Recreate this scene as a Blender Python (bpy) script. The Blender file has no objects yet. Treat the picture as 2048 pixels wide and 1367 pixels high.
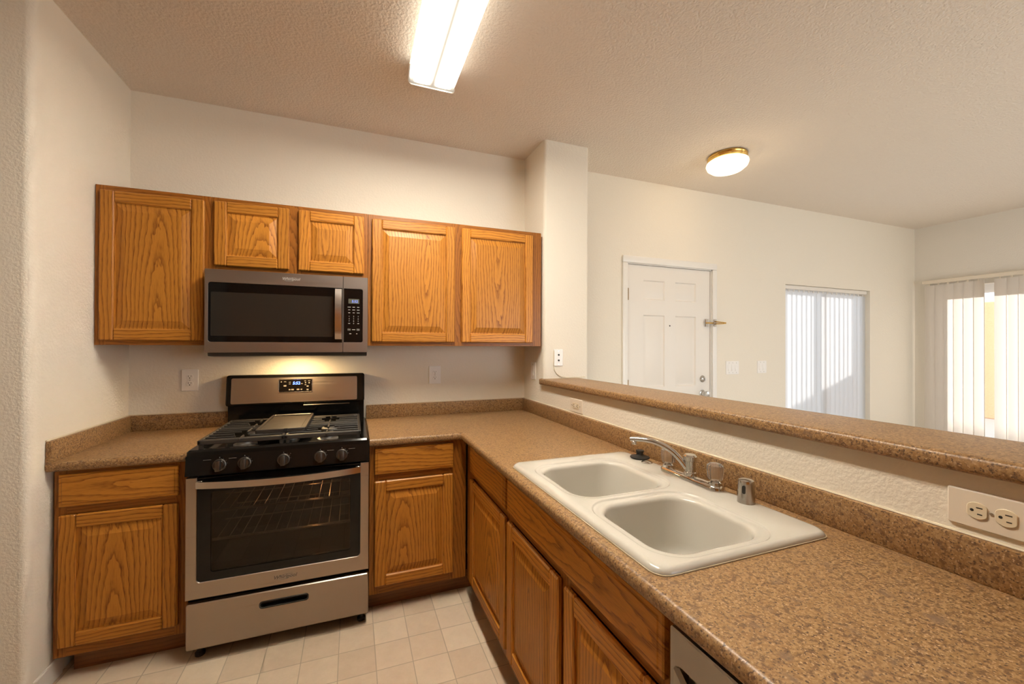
import bpy, bmesh, math, random
from mathutils import Vector, Matrix
from mathutils.geometry import delaunay_2d_cdt
random.seed(7)
sc = bpy.context.scene
COL = sc.collection
PI = math.pi

# ------------------------------------------------------------------ camera
CX, CY, CZ = 1.1602, -2.758, 1.3912
YAW, PITCH, ROLL, FPX = .3501, .0046, .0035, 796.36
cam_d = bpy.data.cameras.new('camera'); cam = bpy.data.objects.new('camera', cam_d); COL.objects.link(cam)
cam_d.sensor_width = 36; cam_d.lens = FPX / 2048 * 36
cam_d.shift_x = 26.634 / 2048; cam_d.shift_y = 4.03 / 2048
cam_d.clip_start = .02
_f = Vector((math.sin(YAW) * math.cos(PITCH), math.cos(YAW) * math.cos(PITCH), math.sin(PITCH)))
_r = Vector((math.cos(YAW), -math.sin(YAW), 0)); _u = _r.cross(_f)
_r2 = _r * math.cos(ROLL) + _u * math.sin(ROLL); _u2 = _u * math.cos(ROLL) - _r * math.sin(ROLL)
cam.matrix_world = Matrix(((_r2.x, _u2.x, -_f.x, CX), (_r2.y, _u2.y, -_f.y, CY), (_r2.z, _u2.z, -_f.z, CZ), (0, 0, 0, 1)))
sc.camera = cam

# ------------------------------------------------------------------ view, world, sun, big lights
sc.view_settings.view_transform = 'Standard'; sc.view_settings.look = 'None'
sc.view_settings.gamma = 1; sc.view_settings.exposure = 0.47; sc.view_settings.use_curve_mapping = False
cy = sc.cycles
cy.max_bounces = 10; cy.diffuse_bounces = 6; cy.glossy_bounces = 5; cy.transmission_bounces = 8; cy.transparent_max_bounces = 16
cy.sample_clamp_indirect = 6; cy.caustics_reflective = False; cy.caustics_refractive = False
try:
    cy.use_denoising = True; cy.denoiser = 'OPENIMAGEDENOISE'
except Exception: pass
w = bpy.data.worlds.new('sky'); sc.world = w; w.use_nodes = True
w.node_tree.nodes['Background'].inputs[0].default_value = (.80, .90, 1, 1)
w.node_tree.nodes['Background'].inputs[1].default_value = 1.6

def light(name, kind, loc, energy, color, rot=(0, 0, 0), size=None, size_y=None, spread=None, radius=None):
    d = bpy.data.lights.new(name, kind); o = bpy.data.objects.new(name, d); COL.objects.link(o)
    o.location = loc; o.rotation_euler = rot; d.energy = energy; d.color = color
    if size: d.size = size
    if size_y: d.shape = 'RECTANGLE'; d.size_y = size_y
    if spread: d.spread = spread
    if radius is not None: d.shadow_soft_size = radius
    return o
sun = light('sun', 'SUN', (12, 8, 6), 15.0, (1, .97, .92))
sun.data.angle = math.radians(2.2)
sun.rotation_euler = Vector((.80, .50, .26)).to_track_quat('Z', 'Y').to_euler()
# added fill lamps, set at two made-up windows outside the frame
light('added_fill_rear', 'AREA', (4.6, -5.42, 1.45), 21, (.93, .97, 1), (PI / 2 - .32, 0, 0), 2.2, 1.5, 2.1)
light('added_fill_side', 'AREA', (7.42, -4.0, 1.35), 11, (.97, .98, 1), (0, PI / 2 - .30, 0), 1.9, 1.7, 2.1)

H = 2.7954            # ceiling
XR = 2.3733           # kitchen face of the pillar and the low wall

# ------------------------------------------------------------------ materials
def nt(name):
    m = bpy.data.materials.new(name); m.use_nodes = True
    n = m.node_tree.nodes; l = m.node_tree.links
    b = n['Principled BSDF']
    return m, n, l, b
def M_plain(name, col, rough=.5, metal=0, coat=0, spec=None, ior=None):
    m, n, l, b = nt(name)
    b.inputs['Base Color'].default_value = (*col, 1); b.inputs['Roughness'].default_value = rough; b.inputs['Metallic'].default_value = metal
    b.inputs['Coat Weight'].default_value = coat
    if spec is not None: b.inputs['Specular IOR Level'].default_value = spec
    # faint unevenness of the finish, so that no surface is perfectly uniform
    t = n.new('ShaderNodeTexCoord'); z = n.new('ShaderNodeTexNoise'); z.inputs['Scale'].default_value = 14
    r = n.new('ShaderNodeMapRange'); r.inputs[3].default_value = max(.02, rough * .88); r.inputs[4].default_value = min(1, rough * 1.12)
    l.new(t.outputs['Object'], z.inputs['Vector']); l.new(z.outputs[0], r.inputs[0]); l.new(r.outputs[0], b.inputs['Roughness'])
    return m
def M_wall(name, col, scale=55, strength=.25, rough=.75, dist=.004):
    m, n, l, b = nt(name)
    t = n.new('ShaderNodeTexCoord'); z = n.new('ShaderNodeTexNoise'); z.inputs['Scale'].default_value = scale; z.inputs['Detail'].default_value = 3
    l.new(t.outputs['Object'], z.inputs['Vector'])
    cr = n.new('ShaderNodeMapRange'); cr.inputs[1].default_value = .38; cr.inputs[2].default_value = .62
    l.new(z.outputs[0], cr.inputs[0])
    bp = n.new('ShaderNodeBump'); bp.inputs['Strength'].default_value = strength; bp.inputs['Distance'].default_value = dist
    l.new(cr.outputs[0], bp.inputs['Height']); l.new(bp.outputs[0], b.inputs['Normal'])
    b.inputs['Base Color'].default_value = (*col, 1); b.inputs['Roughness'].default_value = rough
    b.inputs['Specular IOR Level'].default_value = .25
    return m
def math_n(n, l, op, a, b=None, c=None):
    x = n.new('ShaderNodeMath'); x.operation = op
    for i, v in enumerate((a, b, c)):
        if v is None: continue
        if isinstance(v, (int, float)): x.inputs[i].default_value = v
        else: l.new(v, x.inputs[i])
    return x.outputs[0]
def M_oak(name, horizontal=False, light_c=(.565, .235, .033), dark_c=(.19, .053, .005), freq=62, spread=.16, rough=.40, tint=1.0):
    m, n, l, b = nt(name)
    tc = n.new('ShaderNodeTexCoord'); sp = n.new('ShaderNodeSeparateXYZ'); l.new(tc.outputs['Object'], sp.inputs[0])
    oi = n.new('ShaderNodeObjectInfo'); rnd = oi.outputs['Random']
    X, Y, Z = sp.outputs
    U, W = (Z, X) if horizontal else (X, Z)
    U0 = math_n(n, l, 'ADD', U, math_n(n, l, 'MULTIPLY', Y, .8))
    mm = lambda op, a, b=None, c=None: math_n(n, l, op, a, b, c)
    r2 = mm('FRACT', mm('MULTIPLY', rnd, 7.13)); r3 = mm('FRACT', mm('MULTIPLY', rnd, 23.7)); r4 = mm('FRACT', mm('MULTIPLY', rnd, 91.3))
    cv = n.new('ShaderNodeCombineXYZ'); l.new(mm('MULTIPLY', U0, 9), cv.inputs[0]); l.new(mm('MULTIPLY', W, 2.6), cv.inputs[1]); l.new(mm('MULTIPLY', rnd, 60), cv.inputs[2])
    n1 = n.new('ShaderNodeTexNoise'); n1.inputs['Scale'].default_value = 1; n1.inputs['Detail'].default_value = 2; l.new(cv.outputs[0], n1.inputs['Vector'])
    wob = mm('MULTIPLY', mm('SUBTRACT', n1.outputs[0], .5), .05)
    cv2 = n.new('ShaderNodeCombineXYZ'); l.new(mm('MULTIPLY', U0, 70), cv2.inputs[0]); l.new(mm('MULTIPLY', W, 22), cv2.inputs[1]); l.new(mm('MULTIPLY', rnd, 40), cv2.inputs[2])
    n2 = n.new('ShaderNodeTexNoise'); n2.inputs['Scale'].default_value = 1; n2.inputs['Detail'].default_value = 1; l.new(cv2.outputs[0], n2.inputs['Vector'])
    jag = mm('MULTIPLY', mm('SUBTRACT', n2.outputs[0], .5), .012)
    u = mm('ADD', mm('ADD', U0, mm('MULTIPLY', mm('SUBTRACT', r2, .5), spread)), wob)
    d = mm('ADD', mm('MULTIPLY', mm('ADD', W, mm('MULTIPLY', mm('SUBTRACT', r3, .5), 1.3)), mm('MULTIPLY_ADD', r4, .05 if horizontal else .14, .03 if horizontal else .07)), jag)
    r = mm('SQRT', mm('ADD', mm('MULTIPLY', u, u), mm('MULTIPLY', d, d)))
    ph = mm('FRACT', mm('MULTIPLY', r, freq))
    ramp = n.new('ShaderNodeValToRGB'); e = ramp.color_ramp.elements
    e[0].position = 0; e[0].color = (1, 1, 1, 1); e[1].position = .34; e[1].color = (.25, .25, .25, 1)
    for p, v in ((.6, .05), (.92, .0), (1.0, .9)):
        q = e.new(p); q.color = (v, v, v, 1)
    l.new(ph, ramp.inputs[0])
    # open pores, fine streaks along the grain
    cv3 = n.new('ShaderNodeCombineXYZ'); l.new(mm('MULTIPLY', U0, 520), cv3.inputs[0]); l.new(mm('MULTIPLY', W, 26), cv3.inputs[1]); l.new(mm('MULTIPLY', Y, 200), cv3.inputs[2])
    n3 = n.new('ShaderNodeTexNoise'); n3.inputs['Scale'].default_value = 1; n3.inputs['Detail'].default_value = 2; l.new(cv3.outputs[0], n3.inputs['Vector'])
    pores = n.new('ShaderNodeMapRange'); pores.inputs[1].default_value = .46; pores.inputs[2].default_value = .68; l.new(n3.outputs[0], pores.inputs[0])
    fac = mm('ADD', mm('MULTIPLY', ramp.outputs[0], .62), mm('MULTIPLY', pores.outputs[0], mm('MULTIPLY_ADD', ramp.outputs[0], .35, .22)))
    mix = n.new('ShaderNodeMix'); mix.data_type = 'RGBA'; mix.inputs[6].default_value = (*light_c, 1); mix.inputs[7].default_value = (*dark_c, 1)
    l.new(fac, mix.inputs[0])
    # slow tone change from board to board
    hsv = n.new('ShaderNodeHueSaturation'); l.new(mix.outputs[2], hsv.inputs['Color'])
    hsv.inputs['Saturation'].default_value = 1.0
    l.new(mm('MULTIPLY', mm('MULTIPLY_ADD', r4, .22, .89), tint), hsv.inputs['Value'])
    l.new(hsv.outputs[0], b.inputs['Base Color'])
    b.inputs['Roughness'].default_value = rough; b.inputs['Coat Weight'].default_value = .06; b.inputs['Coat Roughness'].default_value = .2; b.inputs['Specular IOR Level'].default_value = .32
    bp = n.new('ShaderNodeBump'); bp.inputs['Strength'].default_value = .12; bp.inputs['Distance'].default_value = .001; bp.invert = True
    l.new(fac, bp.inputs['Height']); l.new(bp.outputs[0], b.inputs['Normal'])
    return m
def M_laminate(name):
    m, n, l, b = nt(name)
    t = n.new('ShaderNodeTexCoord')
    def nz(scale, detail, lo, hi, off):
        mp = n.new('ShaderNodeMapping'); mp.inputs['Location'].default_value = (off, off * .7, off * 1.3); l.new(t.outputs['Object'], mp.inputs[0])
        z = n.new('ShaderNodeTexNoise'); z.inputs['Scale'].default_value = scale; z.inputs['Detail'].default_value = detail; l.new(mp.outputs[0], z.inputs['Vector'])
        r = n.new('ShaderNodeMapRange'); r.inputs[1].default_value = lo; r.inputs[2].default_value = hi; l.new(z.outputs[0], r.inputs[0]); return r.outputs[0]
    def mix(a, bcol, fac):
        x = n.new('ShaderNodeMix'); x.data_type = 'RGBA'
        if isinstance(a, tuple): x.inputs[6].default_value = (*a, 1)
        else: l.new(a, x.inputs[6])
        x.inputs[7].default_value = (*bcol, 1); l.new(fac, x.inputs[0]); return x.outputs[2]
    c = mix((.30, .168, .066), (.385, .235, .108), nz(140, 2, .45, .6, 0))
    c = mix(c, (.18, .095, .042), nz(95, 3, .52, .64, 3.1))
    c = mix(c, (.52, .345, .20), nz(230, 2, .60, .68, 7.7))
    c = mix(c, (.10, .056, .034), nz(210, 2, .565, .66, 5.3))
    c = mix(c, (.20, .125, .08), nz(34, 3, .60, .78, 9.9))
    l.new(c, b.inputs['Base Color']); b.inputs['Roughness'].default_value = .40; b.inputs['Specular IOR Level'].default_value = .5
    return m
def M_vinyl(name):
    m, n, l, b = nt(name)
    t = n.new('ShaderNodeTexCoord'); sp = n.new('ShaderNodeSeparateXYZ'); l.new(t.outputs['Object'], sp.inputs[0])
    mm = lambda op, a, b=None, c=None: math_n(n, l, op, a, b, c)
    T = .155
    ax = mm('DIVIDE', mm('SUBTRACT', sp.outputs[0], .785), T); ay = mm('DIVIDE', mm('ADD', sp.outputs[1], .625), T)
    fx = mm('ABSOLUTE', mm('SUBTRACT', mm('FRACT', mm('ADD', ax, .5)), .5)); fy = mm('ABSOLUTE', mm('SUBTRACT', mm('FRACT', mm('ADD', ay, .5)), .5))
    g = n.new('ShaderNodeMapRange'); g.inputs[1].default_value = .006; g.inputs[2].default_value = .018; g.inputs[3].default_value = 1; g.inputs[4].default_value = 0
    l.new(mm('MINIMUM', fx, fy), g.inputs[0])
    cid = n.new('ShaderNodeCombineXYZ'); l.new(mm('FLOOR', ax), cid.inputs[0]); l.new(mm('FLOOR', ay), cid.inputs[1])
    wn = n.new('ShaderNodeTexWhiteNoise'); l.new(cid.outputs[0], wn.inputs['Vector'])
    z = n.new('ShaderNodeTexNoise'); z.inputs['Scale'].default_value = 16; z.inputs['Detail'].default_value = 6; z.inputs['Roughness'].default_value = .7; l.new(t.outputs['Object'], z.inputs['Vector'])
    f = mm('ADD', mm('MULTIPLY', wn.outputs[0], .60), mm('MULTIPLY', z.outputs[0], .75))
    r = n.new('ShaderNodeMapRange'); r.inputs[1].default_value = .25; r.inputs[2].default_value = 1.1; l.new(f, r.inputs[0])
    x = n.new('ShaderNodeMix'); x.data_type = 'RGBA'; x.inputs[6].default_value = (.82, .69, .52, 1); x.inputs[7].default_value = (.63, .49, .345, 1); l.new(r.outputs[0], x.inputs[0])
    y = n.new('ShaderNodeMix'); y.data_type = 'RGBA'; y.inputs[7].default_value = (.42, .34, .24, 1); l.new(x.outputs[2], y.inputs[6]); l.new(mm('MULTIPLY', g.outputs[0], .8), y.inputs[0])
    l.new(y.outputs[2], b.inputs['Base Color']); b.inputs['Roughness'].default_value = .38
    bp = n.new('ShaderNodeBump'); bp.inputs['Strength'].default_value = .3; bp.inputs['Distance'].default_value = .001; bp.invert = True
    l.new(g.outputs[0], bp.inputs['Height']); l.new(bp.outputs[0], b.inputs['Normal'])
    return m
def M_steel(name, col, rough=.3, axis=0):
    m, n, l, b = nt(name)
    t = n.new('ShaderNodeTexCoord'); mp = n.new('ShaderNodeMapping'); s = [420, 420, 420]; s[axis] = 3; mp.inputs['Scale'].default_value = s
    z = n.new('ShaderNodeTexNoise'); z.inputs['Scale'].default_value = 1; z.inputs['Detail'].default_value = 2
    l.new(t.outputs['Object'], mp.inputs[0]); l.new(mp.outputs[0], z.inputs['Vector'])
    r = n.new('ShaderNodeMapRange'); r.inputs[3].default_value = rough - .07; r.inputs[4].default_value = rough + .1; l.new(z.outputs[0], r.inputs[0]); l.new(r.outputs[0], b.inputs['Roughness'])
    bp = n.new('ShaderNodeBump'); bp.inputs['Strength'].default_value = .05; bp.inputs['Distance'].default_value = .0006; l.new(z.outputs[0], bp.inputs['Height']); l.new(bp.outputs[0], b.inputs['Normal'])
    b.inputs['Base Color'].default_value = (*col, 1); b.inputs['Metallic'].default_value = 1
    return m
def M_emit(name, col, strength):
    m, n, l, b = nt(name)
    b.inputs['Base Color'].default_value = (.02, .02, .02, 1); b.inputs['Emission Color'].default_value = (*col, 1); b.inputs['Emission Strength'].default_value = strength
    return m
def M_pane(name, tint=(1, 1, 1), gloss=.08, rough=.0):
    m, n, l, b = nt(name); n.remove(b)
    tr = n.new('ShaderNodeBsdfTransparent'); tr.inputs[0].default_value = (*tint, 1); g = n.new('ShaderNodeBsdfGlossy'); g.inputs['Roughness'].default_value = rough
    lw = n.new('ShaderNodeFresnel'); lw.inputs[0].default_value = 1.5
    mx = n.new('ShaderNodeMixShader'); l.new(math_n(n, l, 'ADD', math_n(n, l, 'MULTIPLY', lw.outputs[0], .8), gloss * .3), mx.inputs[0]); l.new(tr.outputs[0], mx.inputs[1]); l.new(g.outputs[0], mx.inputs[2])
    l.new(mx.outputs[0], n['Material Output'].inputs[0]); return m
def M_slat(name, col, trans=.55, clear=.0):
    m, n, l, b = nt(name); n.remove(b)
    t = n.new('ShaderNodeTexCoord'); mp = n.new('ShaderNodeMapping'); mp.inputs['Scale'].default_value = (300, 300, 4)
    z = n.new('ShaderNodeTexNoise'); z.inputs['Scale'].default_value = 1; l.new(t.outputs['Object'], mp.inputs[0]); l.new(mp.outputs[0], z.inputs['Vector'])
    mixc = n.new('ShaderNodeMix'); mixc.data_type = 'RGBA'; mixc.inputs[6].default_value = (*col, 1); mixc.inputs[7].default_value = (*[c * .9 for c in col], 1); l.new(z.outputs[0], mixc.inputs[0])
    d = n.new('ShaderNodeBsdfDiffuse'); tl = n.new('ShaderNodeBsdfTranslucent'); mx = n.new('ShaderNodeMixShader'); mx.inputs[0].default_value = trans
    l.new(mixc.outputs[2], d.inputs[0]); l.new(mixc.outputs[2], tl.inputs[0]); l.new(d.outputs[0], mx.inputs[1]); l.new(tl.outputs[0], mx.inputs[2])
    tp = n.new('ShaderNodeBsdfTransparent'); m2 = n.new('ShaderNodeMixShader'); m2.inputs[0].default_value = clear
    l.new(mx.outputs[0], m2.inputs[1]); l.new(tp.outputs[0], m2.inputs[2])
    l.new(m2.outputs[0], n['Material Output'].inputs[0]); return m
def M_lens(name, strength):
    # ribbed diffuser lit by two tubes lying along local y
    m, n, l, b = nt(name)
    t = n.new('ShaderNodeTexCoord'); sp = n.new('ShaderNodeSeparateXYZ'); l.new(t.outputs['Object'], sp.inputs[0])
    mm = lambda op, a, b=None: math_n(n, l, op, a, b)
    q = mm('DIVIDE', mm('SUBTRACT', mm('ABSOLUTE', sp.outputs[0]), .053), .0205)
    bell = mm('POWER', 2.718, mm('MULTIPLY', mm('MULTIPLY', q, q), -1))
    ye = n.new('ShaderNodeMapRange'); ye.inputs[1].default_value = .60; ye.inputs[2].default_value = .55; ye.inputs[3].default_value = .0; ye.inputs[4].default_value = 1; l.new(mm('ABSOLUTE', sp.outputs[1]), ye.inputs[0])
    s = mm('ADD', mm('MULTIPLY', mm('MULTIPLY', bell, ye.outputs[0]), strength), .30)
    side = n.new('ShaderNodeMapRange'); side.inputs[1].default_value = .098; side.inputs[2].default_value = .108; l.new(mm('ABSOLUTE', sp.outputs[0]), side.inputs[0])
    s = mm('ADD', s, mm('MULTIPLY', mm('MULTIPLY', side.outputs[0], ye.outputs[0]), strength * .012))
    b.inputs['Base Color'].default_value = (.30, .30, .28, 1); b.inputs['Emission Color'].default_value = (1, .91, .76, 1); l.new(s, b.inputs['Emission Strength'])
    z = n.new('ShaderNodeTexChecker'); z.inputs['Scale'].default_value = 260; l.new(t.outputs['Object'], z.inputs[0])
    bp = n.new('ShaderNodeBump'); bp.inputs['Strength'].default_value = .2; bp.inputs['Distance'].default_value = .001; l.new(z.outputs['Fac'], bp.inputs['Height']); l.new(bp.outputs[0], b.inputs['Normal'])
    return m
def M_carpet(name):
    m, n, l, b = nt(name)
    t = n.new('ShaderNodeTexCoord'); z = n.new('ShaderNodeTexNoise'); z.inputs['Scale'].default_value = 180; l.new(t.outputs['Object'], z.inputs['Vector'])
    x = n.new('ShaderNodeMix'); x.data_type = 'RGBA'; x.inputs[6].default_value = (.48, .43, .37, 1); x.inputs[7].default_value = (.62, .57, .50, 1); l.new(z.outputs[0], x.inputs[0]); l.new(x.outputs[2], b.inputs['Base Color'])
    b.inputs['Roughness'].default_value = .95; return m

MAT = dict(
    wall=M_wall('wall_paint', (.86, .805, .70), 95, .18), wallw=M_wall('wall_paint_living', (.82, .785, .72), 95, .14),
    ceil=M_wall('ceiling_paint', (.82, .745, .66), 80, .40, .85, .005),
    vinyl=M_vinyl('vinyl_tile'), carpet=M_carpet('carpet'),
    oak=M_oak('oak_upright'), oakh=M_oak('oak_level', True, spread=.10), oakd=M_oak('oak_frame', False, (.32, .115, .016), (.13, .039, .004), 70), oakdh=M_oak('oak_frame_level', True, (.32, .115, .016), (.13, .039, .004), 70, .1),
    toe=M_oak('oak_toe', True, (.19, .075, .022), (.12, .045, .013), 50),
    lam=M_laminate('speckled_laminate'),
    white=M_plain('white_paint', (.84, .80, .74), .35), trimw=M_plain('white_trim', (.86, .84, .80), .3),
    plastic=M_plain('white_plastic', (.90, .88, .85), .3), ivory=M_plain('ivory_plastic', (.78, .68, .50), .35), almond=M_plain('almond_plate', (.82, .74, .62), .3),
    slot=M_plain('dark_slot', (.02, .018, .015), .6),
    sink=M_plain('sink_enamel', (.60, .58, .52), .16, 0, .4),
    steel=M_steel('stainless', (.64, .58, .52), .30), steeld=M_steel('dark_stainless', (.44, .40, .37), .33), handle=M_steel('polished_steel', (.78, .75, .72), .2),
    dish=M_steel('dishwasher_steel', (.50, .48, .45), .34, 1),
    black=M_plain('black_enamel', (.008, .0075, .007), .12, 0, 0, .3), blackm=M_plain('black_plastic', (.014, .013, .012), .4),
    glassb=M_plain('black_glass', (.004, .0035, .0035), .06, 0, 0, .35), screen=M_plain('oven_screen', (.022, .019, .016), .12),
    iron=M_plain('cast_iron', (.030, .026, .022), .48), griddle=M_plain('griddle_iron', (.040, .032, .026), .36), knob=M_steel('knob_grey', (.12, .11, .10), .34, 2),
    alu=M_plain('burner_aluminium', (.50, .48, .44), .45, .8), cavity=M_plain('oven_enamel', (.055, .042, .032), .4), rack=M_plain('rack_wire', (.75, .62, .48), .3, 1),
    chrome=M_plain('chrome', (.75, .74, .72), .07, 1), chromed=M_plain('worn_chrome', (.62, .61, .59), .22, 1), rubber=M_plain('black_rubber', (.012, .011, .010), .5),
    acrylic=None, brass=M_plain('brass', (.80, .52, .16), .2, 1), bronze=M_plain('dull_brass', (.30, .20, .09), .4, 1),
    silver=M_plain('silver_lettering', (.85, .83, .80), .3, .6), mark=M_plain('grey_lettering', (.50, .48, .44), .5), mark_dim=M_plain('dim_lettering', (.20, .18, .16), .5),
    blue=M_emit('blue_digits', (.10, .22, 1), 4.0), blue_l=M_emit('pale_blue_digits', (.22, .34, 1), 1.1), lcd=M_plain('lcd', (.10, .10, .07), .3),
    lens=M_lens('lamp_lens', 130.0), dome=None, lampw=M_emit('lamp_white', (1, .78, .45), 14),
    pane=M_pane('window_pane'), ovenpane=M_pane('oven_pane', (.42, .37, .32), .06),
    slat=M_slat('vinyl_slat', (.84, .79, .735), .20, .0), slatw=M_slat('window_slat', (.93, .93, .94), .68, .0),
    stucco=M_wall('patio_stucco', (.74, .42, .19), 30, .6), conc=M_wall('concrete', (.55, .52, .48), 20, .4), cord=M_plain('beige_cord', (.72, .62, .44), .5),
    pocket=M_plain('pocket_grey', (.55, .53, .48), .4), bead=M_plain('pale_sealant', (.74, .66, .50), .5), caulk=M_plain('caulk', (.50, .43, .31), .5), frame=M_plain('white_vinyl_frame', (.75, .75, .75), .4), cardboard=M_plain('dark_grease', (.05, .045, .04), .6),
)
def _acrylic():
    m, n, l, b = nt('clear_acrylic')
    b.inputs['Base Color'].default_value = (.97, .95, .92, 1); b.inputs['Roughness'].default_value = .10; b.inputs['IOR'].default_value = 1.42
    b.inputs['Transmission Weight'].default_value = .9
    return m
MAT['acrylic'] = _acrylic()
def _dome():
    m, n, l, b = nt('frosted_dome')
    t = n.new('ShaderNodeTexCoord'); z = n.new('ShaderNodeTexVoronoi'); z.inputs['Scale'].default_value = 60; l.new(t.outputs['Object'], z.inputs['Vector'])
    bp = n.new('ShaderNodeBump'); bp.inputs['Strength'].default_value = .6; bp.inputs['Distance'].default_value = .003; l.new(z.outputs[0], bp.inputs['Height']); l.new(bp.outputs[0], b.inputs['Normal'])
    b.inputs['Base Color'].default_value = (.9, .8, .7, 1); b.inputs['Roughness'].default_value = .25
    b.inputs['Emission Color'].default_value = (1, .76, .48, 1); b.inputs['Emission Strength'].default_value = 1.5
    return m
MAT['dome'] = _dome()

# ------------------------------------------------------------------ mesh builder
def inside(p, loops):
    c = False
    for lp in loops:
        for i in range(len(lp)):
            (xa, ya), (xb, yb) = lp[i - 1], lp[i]
            if (ya > p[1]) != (yb > p[1]) and p[0] < (xb - xa) * (p[1] - ya) / (yb - ya) + xa: c = not c
    return c
def fill2d(loops):
    """triangles (as 2-D points, counter-clockwise) of a polygon with holes"""
    vs, es = [], []
    for lp in loops:
        o = len(vs); vs += [Vector((p[0], p[1])) for p in lp]; es += [(o + i, o + (i + 1) % len(lp)) for i in range(len(lp))]
    co, _, fs, *_ = delaunay_2d_cdt(vs, es, [], 0, 1e-7)
    out = []
    for t in fs:
        m = sum((co[i] for i in t), Vector((0, 0))) / len(t)
        if inside(m, loops):
            a, b, c = co[t[0]], co[t[1]], co[t[2]]
            out.append([tuple(co[i]) for i in (t if (b - a).cross(c - a) > 0 else reversed(t))])
    return out
class MB:
    def __init__(s): s.v = []; s.f = []; s.m = []
    def add(s, verts, faces, mi=0, flip=False):
        o = len(s.v); s.v += [Vector(p) for p in verts]
        for f in faces: s.f.append(tuple(o + i for i in (reversed(f) if flip else f))); s.m.append(mi)
        return s
    def bm(s, b, mi=0, mat=None):
        b.normal_update(); idx = {v: i for i, v in enumerate(b.verts)}
        s.add([(mat @ v.co if mat else v.co.copy()) for v in b.verts], [[idx[v] for v in f.verts] for f in b.faces], mi); b.free(); return s
    def box(s, x0, x1, y0, y1, z0, z1, mi=0, bev=0, seg=1, mat=None):
        x0, x1 = min(x0, x1), max(x0, x1); y0, y1 = min(y0, y1), max(y0, y1); z0, z1 = min(z0, z1), max(z0, z1)
        b = bmesh.new(); bmesh.ops.create_cube(b, size=1)
        for v in b.verts: v.co = Vector(((v.co.x + .5) * (x1 - x0) + x0, (v.co.y + .5) * (y1 - y0) + y0, (v.co.z + .5) * (z1 - z0) + z0))
        if bev: bmesh.ops.bevel(b, geom=b.edges[:], offset=min(bev, .49 * min(x1 - x0, y1 - y0, z1 - z0)), segments=seg, profile=.5, affect='EDGES')
        return s.bm(b, mi, mat)
    def lathe(s, prof, c, axis='z', seg=32, mi=0, a0=0, flute=None, caps=True):
        vs = []; n = len(prof)
        for k in range(seg):
            a = a0 + 2 * PI * k / seg
            for r, h in prof:
                rr = r * (1 + (flute[1] * math.cos(a * flute[0]) if flute else 0))
                p = (rr * math.cos(a), rr * math.sin(a), h)
                if axis == 'x': p = (p[2], p[0], p[1])
                if axis == 'y': p = (p[1], p[2], p[0])
                vs.append((p[0] + c[0], p[1] + c[1], p[2] + c[2]))
        fs = []
        for k in range(seg):
            k2 = (k + 1) % seg
            for i in range(n - 1): fs.append((k * n + i, k2 * n + i, k2 * n + i + 1, k * n + i + 1))
        if caps:
            if prof[0][0] > 1e-5: fs.append([k * n for k in range(seg)][::-1])
            if prof[-1][0] > 1e-5: fs.append([k * n + n - 1 for k in range(seg)])
        return s.add(vs, fs, mi)
    def tube(s, pts, r, seg=10, mi=0, sx=None, up=Vector((0, 0, 1))):
        pts = [Vector(p) for p in pts]; n = len(pts); vs = []
        rs = r if isinstance(r, (list, tuple)) else [r] * n
        for i, p in enumerate(pts):
            t = (pts[min(i + 1, n - 1)] - pts[max(i - 1, 0)]).normalized()
            a = t.cross(up)
            if a.length < 1e-4: a = t.cross(Vector((1, 0, 0)))
            a.normalize(); b = a.cross(t)
            for k in range(seg):
                q = 2 * PI * k / seg
                vs.append(p + a * math.cos(q) * rs[i] * (sx or 1) + b * math.sin(q) * rs[i])
        fs = [(i * seg + k, i * seg + (k + 1) % seg, (i + 1) * seg + (k + 1) % seg, (i + 1) * seg + k) for i in range(n - 1) for k in range(seg)]
        fs += [list(range(seg))[::-1], [(n - 1) * seg + k for k in range(seg)]]
        return s.add(vs, fs, mi)
    def loft(s, loops, mi=0, cap0=False, cap1=False, flip=False):
        n = len(loops[0]); vs = [p for lp in loops for p in lp]
        fs = [(i * n + k, i * n + (k + 1) % n, (i + 1) * n + (k + 1) % n, (i + 1) * n + k) for i in range(len(loops) - 1) for k in range(n)]
        if cap0: fs.append(list(range(n))[::-1])
        if cap1: fs.append([(len(loops) - 1) * n + k for k in range(n)])
        return s.add(vs, fs, mi, flip)
    def plate(s, outer, holes, z0, z1, fmap, mi=0, bev=0, hbev=None):
        """flat plate with holes: 2-D loops (counter-clockwise), front at z1, back at z0, fmap(u, v, z) -> point"""
        hbev = bev if hbev is None else hbev
        loops = [outer] + list(holes)
        def off(lp, d):
            n = len(lp); out = []
            for i in range(n):
                p, a, b = Vector(lp[i]), Vector(lp[i - 1]), Vector(lp[(i + 1) % n])
                t1 = (p - a).normalized(); t2 = (b - p).normalized(); nn = Vector((-(t1 + t2).y, (t1 + t2).x))
                if nn.length < 1e-6: out.append(tuple(p)); continue
                nn.normalize(); c = max(.4, nn.dot(Vector((-t1.y, t1.x)))); out.append(tuple(p + nn * d / c))
            return out
        front = [off(lp, bev if i == 0 else -hbev) if (bev if i == 0 else hbev) else lp for i, lp in enumerate(loops)]
        for z, lps, fl in ((z1, front, False), (z0, loops, True)):
            idx, vv, ff = {}, [], []
            for t in fill2d(lps):
                q = []
                for p in t:
                    k = (round(p[0], 7), round(p[1], 7))
                    if k not in idx: idx[k] = len(vv); vv.append(fmap(p[0], p[1], z))
                    q.append(idx[k])
                ff.append(tuple(reversed(q)) if fl else tuple(q))
            s.add(vv, ff, mi)
        for i, lp in enumerate(loops):
            bb = bev if i == 0 else hbev
            lv = [[fmap(*p, z0) for p in lp], [fmap(*p, z1 - bb) for p in lp]]
            if bb: lv.append([fmap(*p, z1) for p in front[i]])
            s.loft(lv, mi, flip=(i > 0))
        return s
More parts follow.
